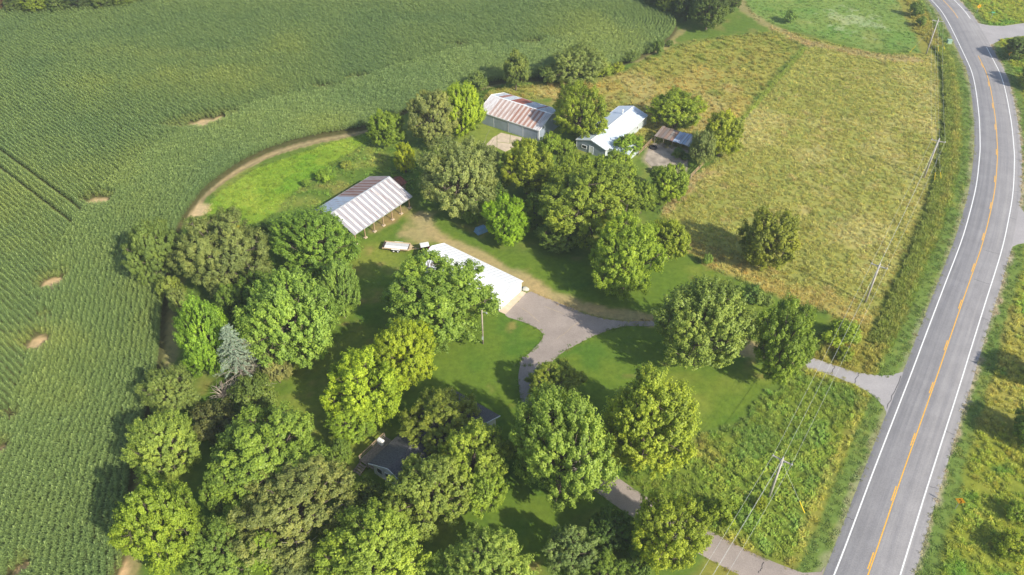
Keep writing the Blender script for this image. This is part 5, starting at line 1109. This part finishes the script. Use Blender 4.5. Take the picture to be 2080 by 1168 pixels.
tree(2146, 752, 42, 44, 'mid', (118, 146, 60), 'tree at the right edge shading the roadside meadow')
tree(2110, 872, 46, 44, 'mid', (122, 148, 58), 'leafy tree at the right edge in the lower roadside meadow')
tree(2062, 1110, 36, 28, 'shrub', (146, 160, 46), 'yellow green thicket at the right edge, bottom corner')
tree(2068, 1040, 26, 20, 'shrub', (130, 154, 54), 'upper green bush at the right edge, bottom corner')

# silvery spruce with bare lower limbs
def spruce(base, H, label, rgb):
    P = at(*base); g = np.random.default_rng(8); e = empty('spruce_tree', P, .4); tag(e, label, 'tree')
    T = MB(); T.tube([(0, 0, 0), (.1, 0, H * .5), (0, 0, H)], [.26, .16, .03], 8); Vv, Rn = [], []
    D = MB()
    for k in range(150):
        z = H * (.06 + .92 * (k / 150) ** .85); a = k * 2.4 + g.uniform(-.3, .3); ln = (H - z) * .34 + .5; ln *= g.uniform(.75, 1.15)
        tip = np.array([math.cos(a) * ln, math.sin(a) * ln, z - ln * .18]); T_ = D if z < H * .42 else T; T_.tube([(0, 0, z), tuple(tip)], [.045, .012], 4, False)
        if z < H * .42 and (g.random() < .8 or math.sin(a) < 0): 
            for q in range(5):
                f = g.uniform(.3, 1); s0 = np.array([0, 0, z]) * (1 - f) + tip * f; s1 = s0 + g.normal(0, .3, 3) * ln * .4; D.tube([tuple(s0), tuple(s1)], [.015, .006], 3, False)
            continue
        for q in range(70):
            f = g.uniform(.2, 1.05); c = np.array([0, 0, z]) * (1 - f) + tip * f + g.normal(0, .12, 3) * (1, 1, .6); t = tip - np.array([0, 0, z]); t = t / np.linalg.norm(t) + g.normal(0, .5, 3); t /= np.linalg.norm(t); n_ = np.array([0, 0, 1]) + g.normal(0, .5, 3); b_ = np.cross(t, n_); b_ /= np.linalg.norm(b_)
            s_ = .34 * g.uniform(.7, 1.3); Vv += [c - t * s_ / 2, c - b_ * s_ * .16, c + t * s_ / 2, c + b_ * s_ * .16]; Rn.append(np.clip(.5 + g.normal(0, .2), 0, 1))
    me = np_mesh('spruce_crown', np.array(Vv), np.arange(len(Vv)).reshape(-1, 4), M['needle']); a_ = me.attributes.new('rnd', 'FLOAT', 'FACE')
    if len(me.polygons) == len(Rn): a_.data.foreach_set('value', np.array(Rn, np.float32))
    o = link('crown', me, e); o.color = (*srgb(*rgb, .78), 1); T.build('trunk', M['deadwood'], e); D.build('dead_branches', M['deadwood'], e)
spruce((500, 792), 15.0, 'silvery blue spruce with bare dead lower trunk in the left tree row', (158, 178, 152))
spruce((525, 770), 9.5, 'shorter half dead spruce right behind the silvery spruce', (158, 164, 138))
# dead snag below the oak and brush heap below the spruce
def snag(base, H, sp_, n, label, seed, name='dead_tree', cat='dead tree'):
    P = at(*base); g = np.random.default_rng(seed); b = MB()
    for k in range(n):
        a = g.uniform(0, 6.28); e_ = g.uniform(.25, 1.2); p = np.array([0, 0, H * g.uniform(.1, .5)]); pts = [p]; d = np.array([math.cos(a) * math.cos(e_), math.sin(a) * math.cos(e_), math.sin(e_)])
        for q in range(4): d = d + g.normal(0, .25, 3); d /= np.linalg.norm(d); p = p + d * sp_ / 4; p[2] = max(p[2], .05); pts.append(p)
        b.tube([tuple(q) for q in pts], [.09, .07, .05, .035, .015], 5, False)
    b.tube([(0, 0, 0), (0, 0, H * .55)], [.2, .12], 7)
    o = b.build(name, M['deadwood']); o.location = P; tag(o, label, cat)
snag((598, 1128), 8.0, 5.0, 16, 'bare pale dead branches in the dark gap below the olive oak', 3)
snag((455, 806), 1.4, 2.8, 46, 'heap of grey cut brush lying below the silvery spruce', 4, 'brush_heap', 'brush')
snag((975, 345), 9.0, 6.5, 12, 'bare tan limbs showing through the silvery willow', 5)

# ------------------------------------------------------------------ thin summer haze
hb = MB().box(-3600, 3600, -3600, 3600, -1.0, 112.0)
hm = bpy.data.materials.new('summer_haze'); hm.use_nodes = True; hn = hm.node_tree.nodes; hn.remove(hn['Principled BSDF'])
pv = hn.new('ShaderNodeVolumePrincipled'); pv.inputs['Color'].default_value = (0.86, 0.93, 1.0, 1); pv.inputs['Density'].default_value = 0.0003; pv.inputs['Anisotropy'].default_value = 0.2
hm.node_tree.links.new(pv.outputs[0], hn['Material Output'].inputs['Volume'])
hz = hb.build('haze', hm); tag(hz, 'thin pale summer haze over the whole farm', 'haze', kind='stuff')
